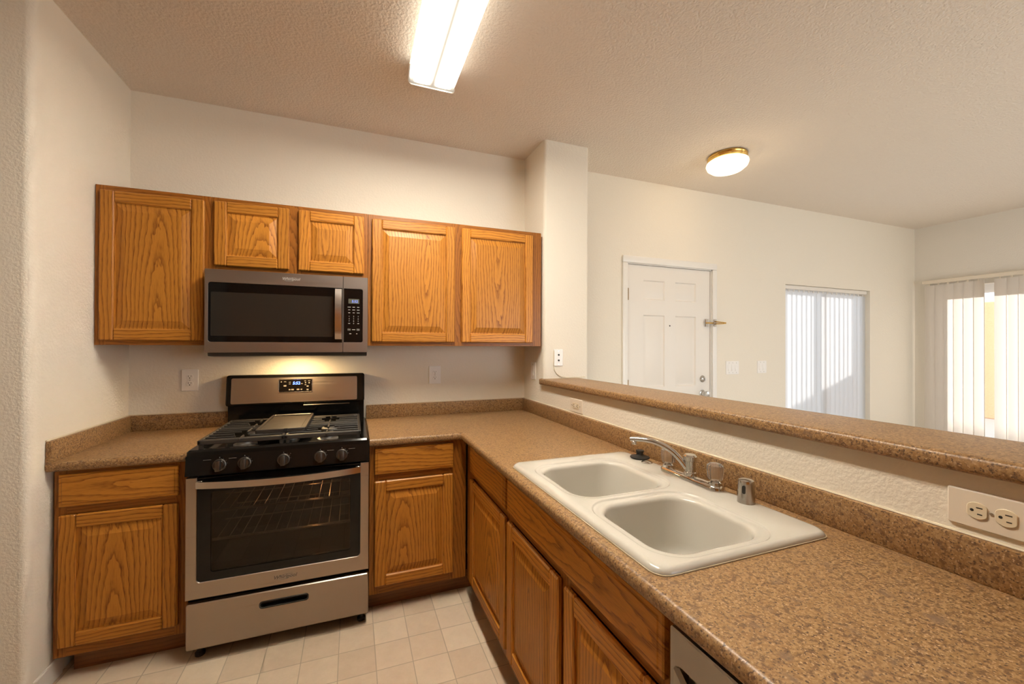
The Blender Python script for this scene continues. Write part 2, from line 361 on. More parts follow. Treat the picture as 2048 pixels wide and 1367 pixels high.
def rr(x0, x1, y0, y1, r=.01, seg=5, corners=(1, 1, 1, 1)):
    """rounded rectangle, counter-clockwise; corners: (x1y0? ) order = bottom-left, bottom-right, top-right, top-left"""
    out = []
    for k, (cx_, cy_, a0) in enumerate(((x0, y0, PI), (x1, y0, 1.5 * PI), (x1, y1, 0), (x0, y1, .5 * PI))):
        if not corners[k]: out.append((cx_, cy_)); continue
        ox = cx_ + (r if cx_ == x0 else -r); oy = cy_ + (r if cy_ == y0 else -r)
        for i in range(seg + 1):
            a = a0 + .5 * PI * i / seg; out.append((ox + r * math.cos(a), oy + r * math.sin(a)))
    return out
XZ = lambda y: (lambda u, v, z: (u, y - z, v))       # front faces -y; z grows towards the viewer

WM = {}
def link(name, mb, mats, parent=None, local=False, smooth=35, base=False, weld=True):
    """mesh object from world coordinates (or the parent's, with local); origin at the middle of its box"""
    pm = WM[parent] if parent else Matrix()
    vs = mb.v if local or not parent else [pm.inverted() @ p for p in mb.v]
    lo = Vector([min(p[i] for p in vs) for i in range(3)]); hi = Vector([max(p[i] for p in vs) for i in range(3)])
    c = (lo + hi) / 2
    if base: c.z = lo.z
    me = bpy.data.meshes.new(name); me.from_pydata([p - c for p in vs], [], mb.f)
    for m in (mats if isinstance(mats, (list, tuple)) else [mats]): me.materials.append(MAT[m] if isinstance(m, str) else m)
    me.polygons.foreach_set('material_index', mb.m)
    b = bmesh.new(); b.from_mesh(me); bmesh.ops.remove_doubles(b, verts=b.verts[:], dist=1e-6) if weld else None; bmesh.ops.recalc_face_normals(b, faces=b.faces[:]); b.to_mesh(me); b.free()
    if smooth:
        me.polygons.foreach_set('use_smooth', [True] * len(me.polygons))
        try: me.set_sharp_from_angle(angle=math.radians(smooth))
        except Exception: pass
    me.update()
    o = bpy.data.objects.new(name, me); COL.objects.link(o)
    if parent: o.parent = parent
    o.location = c; WM[o] = pm @ Matrix.Translation(c)
    return o
def tag(o, label, cat, group=None):
    o['label'] = label; o['category'] = cat
    if group: o['group'] = group
    return o
def thing(name, label, cat, loc, rz=0, group=None):
    o = bpy.data.objects.new(name, None); COL.objects.link(o); o.empty_display_size = .05
    o.location = loc; o.rotation_euler = (0, 0, rz); WM[o] = Matrix.Translation(loc) @ Matrix.Rotation(rz, 4, 'Z')
    return tag(o, label, cat, group)
def struct(name, mb, mats, parent=None, label=None, **k):
    o = link(name, mb, mats, parent, **k)
    if not parent: o['kind'] = 'structure'
    if label: o['label'] = label
    return o
def text_mb(body, size, at, rot, extrude=.0004, shear=0, align='CENTER', bold=0):
    cu = bpy.data.curves.new('lettering', 'FONT'); cu.body = body; cu.size = size; cu.extrude = extrude; cu.shear = shear; cu.align_x = align; cu.align_y = 'CENTER'; cu.resolution_u = 3; cu.offset = bold
    o = bpy.data.objects.new('lettering', cu); COL.objects.link(o); dg = bpy.context.evaluated_depsgraph_get(); me = bpy.data.meshes.new_from_object(o.evaluated_get(dg))
    mb = MB(); mt = Matrix.Translation(at) @ rot
    mb.add([mt @ v.co for v in me.vertices], [tuple(p.vertices) for p in me.polygons])
    bpy.data.objects.remove(o); bpy.data.curves.remove(cu); bpy.data.meshes.remove(me); return mb
FRONT = Matrix.Rotation(PI / 2, 4, 'X')               # lettering that faces -y

# ================================================================== THE SETTING
YR = -5.5; XL = -1.4; XW = 7.45
def cells(xs, zs, skip, y0, y1, fmap):
    mb = MB()
    for i in range(len(xs) - 1):
        for j in range(len(zs) - 1):
            if (i, j) in skip: continue
            pts = [fmap(x, y, z) for x in (xs[i], xs[i + 1]) for y in (y0, y1) for z in (zs[j], zs[j + 1])]
            mb.box(min(p[0] for p in pts), max(p[0] for p in pts), min(p[1] for p in pts), max(p[1] for p in pts), min(p[2] for p in pts), max(p[2] for p in pts))
    return mb
def holed_wall(name, u0, u1, holes, t0, t1, fm, mat):
    mb = MB(); outer = [(u0, 0), (u1, 0), (u1, H), (u0, H)]
    mb.plate(outer, [[(a, c), (b, c), (b, d), (a, d)] for a, b, c, d in holes], t0, t1, fm)
    return struct(name, mb, mat, smooth=0)
f = MB().box(XL, 2.66, YR, .15, -.06, 0); struct('floor', f, 'vinyl', smooth=0)
f = MB().box(2.66, XW + .15, YR, .15, -.06, .004); struct('floor_living', f, 'carpet', smooth=0)
struct('ceiling', MB().box(XL - .1, XW + .15, YR - .1, .2, H, H + .12), 'ceil', smooth=0)
WX0, WX1, WZ0, WZ1 = 5.222, 6.587, .50, 2.022
DX0, DX1, DZ1 = 3.312, 4.236, 2.085
holed_wall('wall_back', -.1, XW + .15, [(WX0, WX1, WZ0, WZ1), (DX0 - .012, DX1 + .012, .006, DZ1 + .012)], -.18, 0, XZ(0), 'wall')
# left stub wall with its rounded corner, turning into the wall left of the kitchen
mb = MB(); lp = [(0, 0), (XL, 0), (XL, -.712)] + [(-.03 + .03 * math.cos(a), -.682 + .03 * math.sin(a)) for a in [1.5 * PI + .5 * PI * i / 8 for i in range(9)]]
mb.loft([[(x, y, 0) for x, y in lp], [(x, y, H) for x, y in lp]], cap0=True, cap1=True); struct('wall_left', mb, 'wall', smooth=40)
struct('wall_far_left', MB().box(XL - .1, XL, YR, -.712, 0, H), 'wall', smooth=0)
# rear wall behind the camera and side wall with the sliding door, each given an added opening
holed_wall('wall_rear', XL - .1, XW + .15, [(3.5, 5.7, .7, 2.2)], -.12, 0, lambda u, v, z: (u, YR + z, v), 'wallw')
SY0, SY1, SZ1 = -2.25, -.12, 2.07
holed_wall('wall_right', YR, .15, [(SY0, SY1, .004, SZ1), (-4.85, -3.15, .4, 2.3)], -.15, 0, lambda u, v, z: (XW - z, u, v), 'wallw')
def rounded_post(x0, x1, y0, y1, z0, z1, r, which):
    lp = []
    for k, (px, py, a0) in enumerate(((x0, y0, PI), (x1, y0, 1.5 * PI), (x1, y1, 0), (x0, y1, .5 * PI))):
        if not which[k]: lp.append((px, py)); continue
        ox = px + (r if px == x0 else -r); oy = py + (r if py == y0 else -r)
        lp += [(ox + r * math.cos(a0 + .5 * PI * i / 8), oy + r * math.sin(a0 + .5 * PI * i / 8)) for i in range(9)]
    return MB().loft([[(x, y, z0) for x, y in lp], [(x, y, z1) for x, y in lp]], cap0=True, cap1=True)
struct('wall_pillar', rounded_post(XR, 2.7238, -.329, 0, 1.13, H, .022, (1, 1, 0, 0)), 'wall', smooth=40)
struct('wall_half', MB().box(XR, 2.615, -2.95, 0, 0, 1.13).box(2.615, 2.7238, -.329, 0, 0, 1.13), 'wall', smooth=0)
struct('baseboard_left', MB().box(0, .012, -.69, -.535, 0, .085, bev=.004), 'white')
# ---- entry door in the back wall
d = struct('door_1', (lambda: (lambda b: b)(MB().box(DX0 + .003, DX1 - .003, .026, .05, .008, DZ1 - .003)))(), 'white', smooth=0)
def door_skin():
    b = bmesh.new(); xs = [DX0 + .003, 3.487, 3.715, 3.832, 4.068, DX1 - .003]; zs = [.008, .22, .80, 1.04, 1.66, 1.792, 1.958, DZ1 - .003]
    V = [[b.verts.new((x, .0115, z)) for z in zs] for x in xs]
    pan = []
    for i in range(5):
        for j in range(7):
            fc = b.faces.new((V[i][j], V[i + 1][j], V[i + 1][j + 1], V[i][j + 1]))
            if i in (1, 3) and j in (1, 3, 5): pan.append(fc)
    b.normal_update()
    for fc in pan:
        s = -1 if fc.normal.y < 0 else 1
        bmesh.ops.inset_region(b, faces=[fc], thickness=.012, depth=0); 
        for v in fc.verts: v.co.y += .011
        bmesh.ops.inset_region(b, faces=[fc], thickness=.012, depth=0)
        bmesh.ops.inset_region(b, faces=[fc], thickness=.028, depth=0)
        for v in fc.verts: v.co.y -= .008
    return MB().bm(b)
struct('door_panels', door_skin(), 'white', d, smooth=25)
kb = MB(); KX, KZ = 4.145, .965
kb.lathe([(.033, 0), (.033, .006), (.018, .012), (.014, .03), (.024, .04), (.028, .055), (.024, .068), (.0001, .072)], (0, 0, 0), 'z', 28)
rot = Matrix.Translation((KX, .012, KZ)) @ Matrix.Rotation(PI / 2, 4, 'X')
for v in kb.v: v.xyz = rot @ v
struct('door_knob', kb, 'chromed', d)
kb = MB().lathe([(.031, 0), (.031, .006), (.022, .016), (.014, .018), (.013, .028), (.0001, .028)], (0, 0, 0), 'z', 28); kb.box(-.004, .004, -.012, .012, .026, .036, bev=.002)
rot = Matrix.Translation((KX, .012, 1.098)) @ Matrix.Rotation(PI / 2, 4, 'X')
for v in kb.v: v.xyz = rot @ v
struct('deadbolt', kb, 'chromed', d)
for hz in (1.83, 1.06, .25):
    hb = MB().box(DX0 - .004, DX0 + .016, .002, .012, hz - .05, hz + .05, bev=.001); hb.tube([(DX0 + .004, .001, hz - .05), (DX0 + .004, .001, hz + .05)], .006)
    struct('hinge', hb, 'bronze', d)
pb = MB().lathe([(.006, 0), (.006, .003), (.0001, .003)], (0, 0, 0), 'z', 14); rot = Matrix.Translation((3.77, .0115, 1.572)) @ Matrix.Rotation(PI / 2, 4, 'X')
for v in pb.v: v.xyz = rot @ v
struct('peephole', pb, 'slot', d)
# swing-bar guard: a plate on the door, a plate on the casing and the arm
g = MB().box(4.17, 4.205, -.003, .012, 1.572, 1.642, 0, .003).box(4.16, 4.26, -.02, -.012, 1.60, 1.612, 1, .002); g.tube([(4.17, -.016, 1.606), (4.255, -.016, 1.606)], .006, mi=1)
struct('guard_strike', g, ['chrome', 'brass'], d)
# casing
c = MB().box(DX0 - .056, DX0 - .006, -.018, 0, .006, DZ1 + .006, bev=.007, seg=2).box(DX1 + .006, DX1 + .056, -.018, 0, .006, DZ1 + .006, bev=.007, seg=2).box(DX0 - .056, DX1 + .056, -.02, 0, DZ1 + .006, DZ1 + .064, bev=.008, seg=2)
c.box(DX0 - .012, DX0, 0, .10, .006, DZ1 + .01).box(DX1, DX1 + .012, 0, .10, .006, DZ1 + .01).box(DX0 - .012, DX1 + .012, 0, .10, DZ1, DZ1 + .012).box(DX0, DX1, .05, .10, .006, .02)
t1 = struct('trim_1', c, 'trimw')
g = MB().box(4.246, 4.278, -.024, -.018, 1.575, 1.64, 0, .002); g.tube([(4.262, -.03, 1.618), (4.35, -.034, 1.612), (4.372, -.034, 1.608)], .005, mi=1); g.tube([(4.262, -.03, 1.598), (4.35, -.034, 1.602), (4.372, -.034, 1.608)], .005, mi=1); g.lathe([(.0001, -.008), (.008, -.004), (.008, .004), (.0001, .008)], (4.372, -.034, 1.608), 'x', 12, 1)
struct('guard_arm', g, ['chrome', 'brass'], t1)
# ---- window 1 : white frame, centre stile, two panes
fm = MB().plate(rr(WX0, WX1, WZ0, WZ1, .001, 1), [rr(WX0 + .05, 5.87, WZ0 + .05, WZ1 - .05, .004, 2), rr(5.93, WX1 - .05, WZ0 + .05, WZ1 - .05, .004, 2)], -.14, -.10, XZ(0))
wn = struct('window_1', fm, 'frame')
struct('pane', MB().box(WX0 + .05, WX1 - .05, .118, .122, WZ0 + .05, WZ1 - .05), 'pane', wn, smooth=0)
struct('sill', MB().box(WX0, WX1, 0, .10, WZ0 - .02, WZ0 + .002, bev=.003), 'trimw', wn)
# ---- sliding glass door
FX = lambda u, v, z: (XW + .12 - z, u, v)
fm = MB().plate(rr(SY0, SY1, .006, SZ1, .001, 1), [rr(SY0 + .07, -1.27, .10, SZ1 - .09, .004, 2), rr(-1.20, SY1 - .07, .10, SZ1 - .09, .004, 2)], 0, .06, FX)
sd = struct('door_2', fm, 'frame')
struct('pane', MB().box(XW + .088, XW + .092, SY0 + .07, SY1 - .07, .10, SZ1 - .09), 'pane', sd, smooth=0)
# ---- two added windows out of frame, made up to go with the fill lamps
fm = MB().plate(rr(3.5, 5.7, .7, 2.2, .001, 1), [rr(3.55, 4.57, .75, 2.15, .004, 2), rr(4.63, 5.65, .75, 2.15, .004, 2)], 0, .04, lambda u, v, z: (u, YR - .10 + z, v)); struct('window_added_rear', fm, 'frame')
fm = MB().plate(rr(-4.85, -3.15, .4, 2.3, .001, 1), [rr(-4.80, -4.03, .45, 2.25, .004, 2), rr(-3.97, -3.20, .45, 2.25, .004, 2)], 0, .04, lambda u, v, z: (XW + .13 - z, u, v)); struct('window_added_side', fm, 'frame')
# ---- outdoors: paving, patio wall, fence that shades the small window, patio roof
struct('ground', MB().box(XW + .15, 15, -8, 12, -.12, -.02).box(2, XW + .15, .18, 12, -.12, -.02), 'conc', smooth=0)
struct('wall_patio', MB().box(13.0, 13.2, -8, 12, -.02, 2.3, bev=.02), 'stucco')
struct('wall_fence', MB().box(7.0, 7.14, .2, 5.0, -.02, 1.30, bev=.01), 'stucco')
struct('ceiling_patio', MB().box(XW + .15, XW + .62, -4.8, .15, 2.17, 2.30, bev=.01), 'conc')

# ================================================================== CABINETS
# local frame: x across, the face frame's front at y = 0 looking towards -y, z up from the root
def raised_door(root, x0, x1, z0, z1, st=.056):
    f = MB(); T = .019; e = .005
    f.box(x0, x0 + st, -T, -.0005, z0, z1, 0, e).box(x1 - st, x1, -T, -.0005, z0, z1, 0, e)
    f.box(x0 + st - .0005, x1 - st + .0005, -T + .0004, -.0005, z1 - st, z1, 1, e).box(x0 + st - .0005, x1 - st + .0005, -T + .0004, -.0005, z0, z0 + st, 1, e)
    d = link('door', f, ['oak', 'oakh'], root, local=True, smooth=20)
    a, b, c, g = x0 + st - .004, x1 - st + .004, z0 + st - .004, z1 - st + .004
    L = lambda k, y: [(a + k, y, c + k), (b - k, y, c + k), (b - k, y, g - k), (a + k, y, g - k)]
    p = MB().loft([L(0, -.002), L(0, -.009), L(.010, -.008), L(.014, -.0095), L(.040, -.0165), L(.043, -.0178)], 0, cap0=True, cap1=True)
    q = link('raised_panel', MB().add([WM[d].inverted() @ WM[root] @ v for v in p.v], p.f), 'oak', d, local=True, smooth=20)
    return d
def slab_front(root, name, x0, x1, z0, z1):
    L = lambda k, y: [(x0 + k, y, z0 + k), (x1 - k, y, z0 + k), (x1 - k, y, z1 - k), (x0 + k, y, z1 - k)]
    return link(name, MB().loft([L(0, -.0005), L(0, -.012), L(.003, -.0155), L(.012, -.0165), L(.014, -.019)], 0, cap0=True, cap1=True), 'oakh', root, local=True, smooth=20)
def carcass(root, w, dep, z0, z1, stiles, rails, toe=None, hollow=False):
    b = MB().box(.001, w - .001, .019, dep, z0, z1, 0, .001) if not hollow else MB().box(.001, .017, .019, dep, z0, z1).box(w - .017, w - .001, .019, dep, z0, z1).box(.017, w - .017, .019, dep, z0, z0 + .016).box(.017, w - .017, dep - .008, dep, z0 + .016, z1); link('carcass', b, 'oakd', root, local=True, smooth=0)
    f = MB()
    for a, c in stiles: f.box(a, c, 0, .019, z0, z1, 0, .0008)
    for a, c, p, q in rails: f.box(a, c, .0003, .019, p, q, 1, .0008)
    link('face_frame', f, ['oakd', 'oakdh'], root, local=True, smooth=0)
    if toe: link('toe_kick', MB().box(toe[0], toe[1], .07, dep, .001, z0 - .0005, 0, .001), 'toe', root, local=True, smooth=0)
UZ0, UZ1 = 1.389, 2.156; UD = .318
# uppers along the back wall; back stops just short of the wall
def upper(name, label, x0, x1, z0, stiles, doors):
    r = thing(name, label, 'cabinet', (x0, -UD, z0), 0, 'oak wall cabinets above the cooker and counters'); hh = UZ1 - z0; w_ = x1 - x0
    carcass(r, w_, UD - .001, 0, hh, [(a - x0, b - x0) for a, b in stiles], [(.02, w_ - .02, 0, .045), (.02, w_ - .02, hh - .045, hh)])
    for a, b, c, d_ in doors: raised_door(r, a - x0, b - x0, c - z0, d_ - z0)
    return r
DT = 2.130; DB = 1.412
upper('wall_cabinet', 'single-door oak wall cabinet in the left corner beside the microwave', .002, .4665, UZ0, [(.002, .045), (.425, .4665)], [(.023, .443, DB, DT)])
upper('wall_cabinet', 'short two-door oak wall cabinet directly above the microwave', .4675, 1.2375, 1.775, [(.4675, .50), (.81, .895), (1.205, 1.2375)], [(.483, .830, 1.801, DT + .004), (.875, 1.215, 1.801, DT + .004)])
upper('wall_cabinet', 'two-door oak wall cabinet right of the microwave, next to the pillar', 1.2385, 2.355, UZ0, [(1.2385, 1.28), (1.735, 1.82), (2.275, 2.355)], [(1.260, 1.754, DB, DT), (1.798, 2.289, DB, DT)])
# base cabinets
BF = -.602; BZ0, BZ1 = .105, .874
def base_back(label, x0, x1, stiles, fr, toe):
    r = thing('base_cabinet', label, 'cabinet', (x0, BF, 0), 0, 'oak base cabinets under the counters'); w_ = x1 - x0
    carcass(r, w_, -BF - .001, BZ0, BZ1, [(a - x0, b - x0) for a, b in stiles], [(.02, w_ - .02, BZ0, .155), (.02, w_ - .02, .690, .730), (.02, w_ - .02, .845, BZ1)], (toe[0] - x0, toe[1] - x0))
    slab_front(r, 'drawer', fr[0] - x0, fr[1] - x0, .725, .858); raised_door(r, fr[0] - x0, fr[1] - x0, .150, .691)
base_back('oak base cabinet left of the cooker, one drawer above one door', .014, .470, [(.014, .055), (.42, .470)], (.033, .437), (.045, .470))
base_back('oak base cabinet right of the cooker, one drawer above one door, in the corner', 1.2415, 1.755, [(1.2415, 1.29), (1.655, 1.755)], (1.267, 1.680), (1.2415, 1.83))
# right run, faces -x : local x = -world y
RF = 1.7595
def base_right(label, y0, y1, stiles, fronts, doors, w_extra=0):
    r = thing('base_cabinet', label, 'cabinet', (RF, y0, 0), -PI / 2, 'oak base cabinets under the counters'); w_ = y0 - y1
    carcass(r, w_, XR - RF - .001, BZ0, BZ1, [(y0 - a, y0 - b) for a, b in stiles], [(.02, w_ - .02, BZ0, .155), (.02, w_ - .02, .690, .730), (.02, w_ - .02, .845, BZ1)], (0, w_), hollow=bool(w_extra))
    for nm, a, b in fronts: slab_front(r, nm, y0 - a, y0 - b, .725, .858)
    for a, b in doors: raised_door(r, y0 - a, y0 - b, .150, .691)
base_right('oak base cabinet on the right run nearest the inner corner, drawer above one door', -.624, -1.2515, [(-.624, -.745), (-1.225, -1.2515)], [('drawer', -.722, -1.238)], [(-.730, -1.240)])
base_right('wide oak base cabinet under the sink, long false front above two doors', -1.2525, -2.140, [(-1.2525, -1.29), (-1.675, -1.74), (-2.10, -2.140)], [('false_front', -1.262, -2.122)], [(-1.268, -1.692), (-1.726, -2.118)], 1)

# tall oak cabinets across the aisle, behind the camera (seen only as reflections in the black glass)
pr = thing('pantry_cabinet', 'tall four-door oak pantry cabinet across the aisle facing the cooker', 'cabinet', (2.05, -3.95, 0), PI)
carcass(pr, 2.4, .6, .105, 2.25, [(0, .045), (.57, .63), (1.17, 1.23), (1.77, 1.83), (2.355, 2.4)], [(.02, 2.38, .105, .15), (.02, 2.38, 1.30, 1.36), (.02, 2.38, 2.205, 2.25)], (0, 2.4))
for k in range(4):
    for za, zb in ((.14, 1.31), (1.35, 2.215)): raised_door(pr, .02 + k * .595, .575 + k * .595, za, zb)

# ================================================================== COUNTERS
CT0, CT1 = .875, .914; CF = -.636; XI = XR - .6585
def slab_cells(xs, ys, keep, z0, z1, nose, r=.015):
    b = bmesh.new(); V = {}
    def vv(i, j):
        if (i, j) not in V: V[i, j] = b.verts.new((xs[i], ys[j], z1))
        return V[i, j]
    for i in range(len(xs) - 1):
        for j in range(len(ys) - 1):
            if keep(i, j): b.faces.new((vv(i, j), vv(i + 1, j), vv(i + 1, j + 1), vv(i, j + 1)))
    ret = bmesh.ops.extrude_face_region(b, geom=b.faces[:])
    for g_ in ret['geom']:
        if isinstance(g_, bmesh.types.BMVert): g_.co.z = z0
    bmesh.ops.recalc_face_normals(b, faces=b.faces[:])
    ed = [e for e in b.edges if abs(e.verts[0].co.z - e.verts[1].co.z) < 1e-6 and nose((e.verts[0].co + e.verts[1].co) / 2) and len(e.link_faces) == 2 and abs(e.link_faces[0].normal.dot(e.link_faces[1].normal)) < .5]
    bmesh.ops.bevel(b, geom=ed, offset=r, segments=5, profile=.5, affect='EDGES', clamp_overlap=True)
    return MB().bm(b)
def splash(x0, x1, y0, y1): return MB().box(x0, x1, y0, y1, CT1 - .002, 1.0005, bev=.005, seg=2)
ct = tag(link('countertop', slab_cells([.003, .472], [CF, -.003], lambda i, j: True, CT0, CT1, lambda p: p.y < CF + .002), 'lam', smooth=40), 'short speckled brown laminate countertop left of the cooker', 'countertop', 'speckled laminate counters')
link('backsplash', splash(.002, .472, -.021, -.002).box(.002, .021, -.634, -.021, CT0 + .002, 1.0005, bev=.004, seg=2), 'lam', ct)
HX0, HX1, HY0, HY1 = 1.80, 2.27, -2.075, -1.305
xs = [1.2405, XI, HX0, HX1, XR - .002]; ys = [-2.95, HY0, HY1, CF, -.002]
keepf = lambda i, j: (not (i == 0 and j < 3)) and not (i == 2 and j == 1)
nose = lambda p: (abs(p.y - CF) < .002 and p.x < XI + .001) or (abs(p.x - XI) < .002 and p.y < CF + .001)
ct2 = tag(link('countertop', slab_cells(xs, ys, keepf, CT0, CT1, nose), 'lam', smooth=40), 'L-shaped speckled brown laminate countertop around the white sink', 'countertop', 'speckled laminate counters')
link('backsplash', splash(1.2405, XR - .002, -.021, -.002), 'lam', ct2)
link('backsplash', splash(XR - .021, XR - .002, -2.95, -.0215), 'lam', ct2)
# raised bar top: rounded nose all along the kitchen edge
b_ = slab_cells([2.343, 2.645], [-2.97, -.331], lambda i, j: True, 1.1305, 1.171, lambda p: True, .016)
b_.box(2.343, XR - .001, -.335, -.312, 1.1305, 1.171, 0, .008, 3)
tag(link('bar_top', b_, 'lam', smooth=40), 'raised speckled laminate bar top running along the half wall', 'bar top')
# thin bead of sealant above each backsplash
link('sealant_bead', MB().tube([(.004, -.632, 1.0015), (.004, -.004, 1.0015), (.470, -.004, 1.0015)], .004, 6), 'bead', ct)
link('sealant_bead', MB().tube([(1.242, -.004, 1.0015), (XR - .004, -.004, 1.0015), (XR - .004, -2.94, 1.0015)], .004, 6), 'bead', ct2)
# ================================================================== SINK
SX0, SX1, SY0_, SY1_ = 1.752, 2.296, -2.103, -1.283; SZ = .9145
bowls = [(1.808, 2.176, -1.703, -1.368), (1.806, 2.150, -2.066, -1.752)]
XY = lambda u, v, z: (u, v, z)
sk = MB()
outer = rr(SX0, SX1, SY0_, SY1_, .035, 8); T0 = SZ; T1 = SZ + .014
def ring(x0, x1, y0, y1, r, z, seg=8): return [(x, y, z) for x, y in rr(x0, x1, y0, y1, r, seg)]
holes = [rr(x0 - .019, x1 + .019, y0 - .019, y1 + .019, .092, 8) for x0, x1, y0, y1 in bowls]
# rim: outer edge rises in a quarter round
Lo = []
for k in range(6):
    a = .5 * PI * k / 5; i_ = .014 * (1 - math.cos(a)); Lo.append(ring(SX0 + i_, SX1 - i_, SY0_ + i_, SY1_ - i_, .035 - i_ * .5, T0 + .014 * math.sin(a)))
sk.loft(Lo)
lps = [[(p[0], p[1]) for p in Lo[-1]]] + holes
for t in fill2d(lps): sk.add([(p[0], p[1], T1) for p in t], [(0, 1, 2)])
for (x0, x1, y0, y1) in bowls:
    D = .175; L = [ring(x0 - q, x1 + q, y0 - q, y1 + q, .073 + q, T1 - h) for q, h in ((.019, 0), (.0165, .0006), (.0145, .0022), (.0125, .0042), (.010, .005))]
    for k in range(5):                        # rounded lip
        a = .5 * PI * k / 4; o_ = .016 * math.sin(a); L.append(ring(x0 + o_, x1 - o_, y0 + o_, y1 - o_, .075 - .2 * o_, T1 - .005 - .014 * (1 - math.cos(a))))
    for t in (.25, .5, .75): 
        o_ = .016 + .022 * t; L.append(ring(x0 + o_, x1 - o_, y0 + o_, y1 - o_, .075, T1 - .019 - (D - .063) * t))
    for k in range(6):                        # bottom cove
        a = .5 * PI * k / 5; o_ = .038 + .045 * (1 - math.cos(a)); L.append(ring(x0 + o_, x1 - o_, y0 + o_, y1 - o_, .072 - .012 * k / 5, T1 - D + .045 - .045 * math.sin(a)))
    sk.loft(L, flip=True); sk.add(L[-1], [list(range(len(L[-1])))])
sink = thing('kitchen_sink', 'white double-bowl drop-in sink set in the speckled countertop', 'sink', ((SX0 + SX1) / 2, (SY0_ + SY1_) / 2, CT1))
bowl = link('basin', sk, 'sink', sink, smooth=50)
wm_ = bowl.data; b = bmesh.new(); b.from_mesh(wm_); bmesh.ops.remove_doubles(b, verts=b.verts[:], dist=1e-4); bmesh.ops.recalc_face_normals(b, faces=b.faces[:])
up_f = max(b.faces, key=lambda q: q.calc_area())
b.to_mesh(wm_); b.free()
for (x0, x1, y0, y1) in bowls:
    c_ = ((x0 + x1) / 2, (y0 + y1) / 2, T1 - .1745)
    link('drain', MB().lathe([(.0001, -.012), (.028, -.012), (.032, .001), (.042, .003), (.044, 0)], c_, 'z', 24, caps=False), 'chromed', sink)
# sealant line round the rim
link('sealant_bead', MB().plate(rr(SX0 - .002, SX1 + .002, SY0_ - .002, SY1_ + .002, .036, 8), [rr(SX0 + .004, SX1 - .004, SY0_ + .004, SY1_ - .004, .033, 8)], CT1 - .001, CT1 + .0025, XY), 'caulk', sink)
# ---- faucet
FXc, FYc = 2.262, -1.685; FZ = T1
fa = thing('kitchen_faucet', 'chrome two-handle faucet with low arched spout on the sink ledge', 'faucet', (FXc, FYc, FZ))
pl = [];
for (o_, z_) in ((0, 0), (0, .010), (.003, .015), (.009, .018)): pl.append([(x, y, FZ + z_) for x, y in rr(FXc - .026 + o_, FXc + .026 - o_, FYc - .128 + o_, FYc + .128 - o_, .0255 - o_, 8)])
link('deck_plate', MB().loft(pl, cap0=True, cap1=True), 'chrome', fa)
link('spout_hub', MB().lathe([(.021, .0), (.021, .012), (.018, .014), (.018, .05), (.0215, .052), (.0215, .066), (.017, .072), (.0001, .073)], (FXc, FYc, FZ + .016), 'z', 28), 'chrome', fa)
tip = Vector((2.13, -1.535, 1.047)); hub = Vector((FXc, FYc, FZ + .040)); dr = (tip - hub); dr.z = 0; Ls = dr.length; dr.normalize()
pts = []; P0 = hub + dr * .012; P1 = hub + dr * (.30 * Ls) + Vector((0, 0, .075)); P2 = hub + dr * (.62 * Ls); P2.z = tip.z + .012; P3 = tip
for k in range(17):
    t = k / 16; pts.append(P0 * (1 - t) ** 3 + P1 * 3 * t * (1 - t) ** 2 + P2 * 3 * t * t * (1 - t) + P3 * t ** 3)
sp = link('spout', MB().tube(pts, [.0105 - .002 * k / 16 for k in range(17)], 14, sx=1.25), 'chrome', fa)
link('aerator', MB().lathe([(.008, -.014), (.010, -.012), (.010, -.002), (.008, 0)], tip - dr * .012 + Vector((0, 0, -.004)), 'z', 20), 'chrome', sp)
for s_ in (-1, 1):
    hy = FYc + s_ * .102
    st = link('handle_stem', MB().lathe([(.020, 0), (.019, .008), (.011, .012), (.011, .02), (.0001, .021)], (FXc, hy, FZ + .017), 'z', 24), 'chrome', fa)
    link('acrylic_knob', MB().lathe([(.0001, .0), (.019, .0), (.0225, .006), (.0255, .036), (.024, .046), (.016, .052), (.0001, .053)], (FXc, hy, FZ + .033), 'z', 72, flute=(12, .035)), 'acrylic', st)
tag(link('air_gap', MB().lathe([(.024, 0), (.0235, .004), (.0215, .055), (.0215, .060), (.020, .066), (.014, .069), (.0001, .070)], (2.262, -1.895, T1), 'z', 32), 'chromed', base=True), 'worn chrome dishwasher air gap cap standing right of the faucet', 'air gap')
ag = bpy.data.objects['air_gap']
link('vent_slot', MB().plate(rr(-.0045, .0045, -.012, .012, .0044, 4), [], 0, .004, lambda u, v, z: (2.262 + (.0195 + z) * math.cos(3.55) - u * math.sin(3.55), -1.895 + (.0195 + z) * math.sin(3.55) + u * math.cos(3.55), T1 + .042 + v)), 'slot', ag)
tag(link('sink_stopper', MB().lathe([(.0001, 0), (.034, 0), (.039, .003), (.038, .006), (.022, .010), (.015, .014), (.013, .021), (.016, .028), (.016, .032), (.0001, .033)], (2.280, -1.405, T1), 'z', 36), 'rubber', base=True), 'black rubber sink stopper lying on the back ledge of the sink', 'sink stopper')
tag(link('hole_cover', MB().lathe([(.0001, .0), (.0215, .0), (.0215, .002), (.014, .006), (.0001, .0075)], (2.262, -1.468, T1), 'z', 28), 'chromed', base=True), 'small round metal cap covering a faucet hole beside the rubber stopper', 'hole cover')

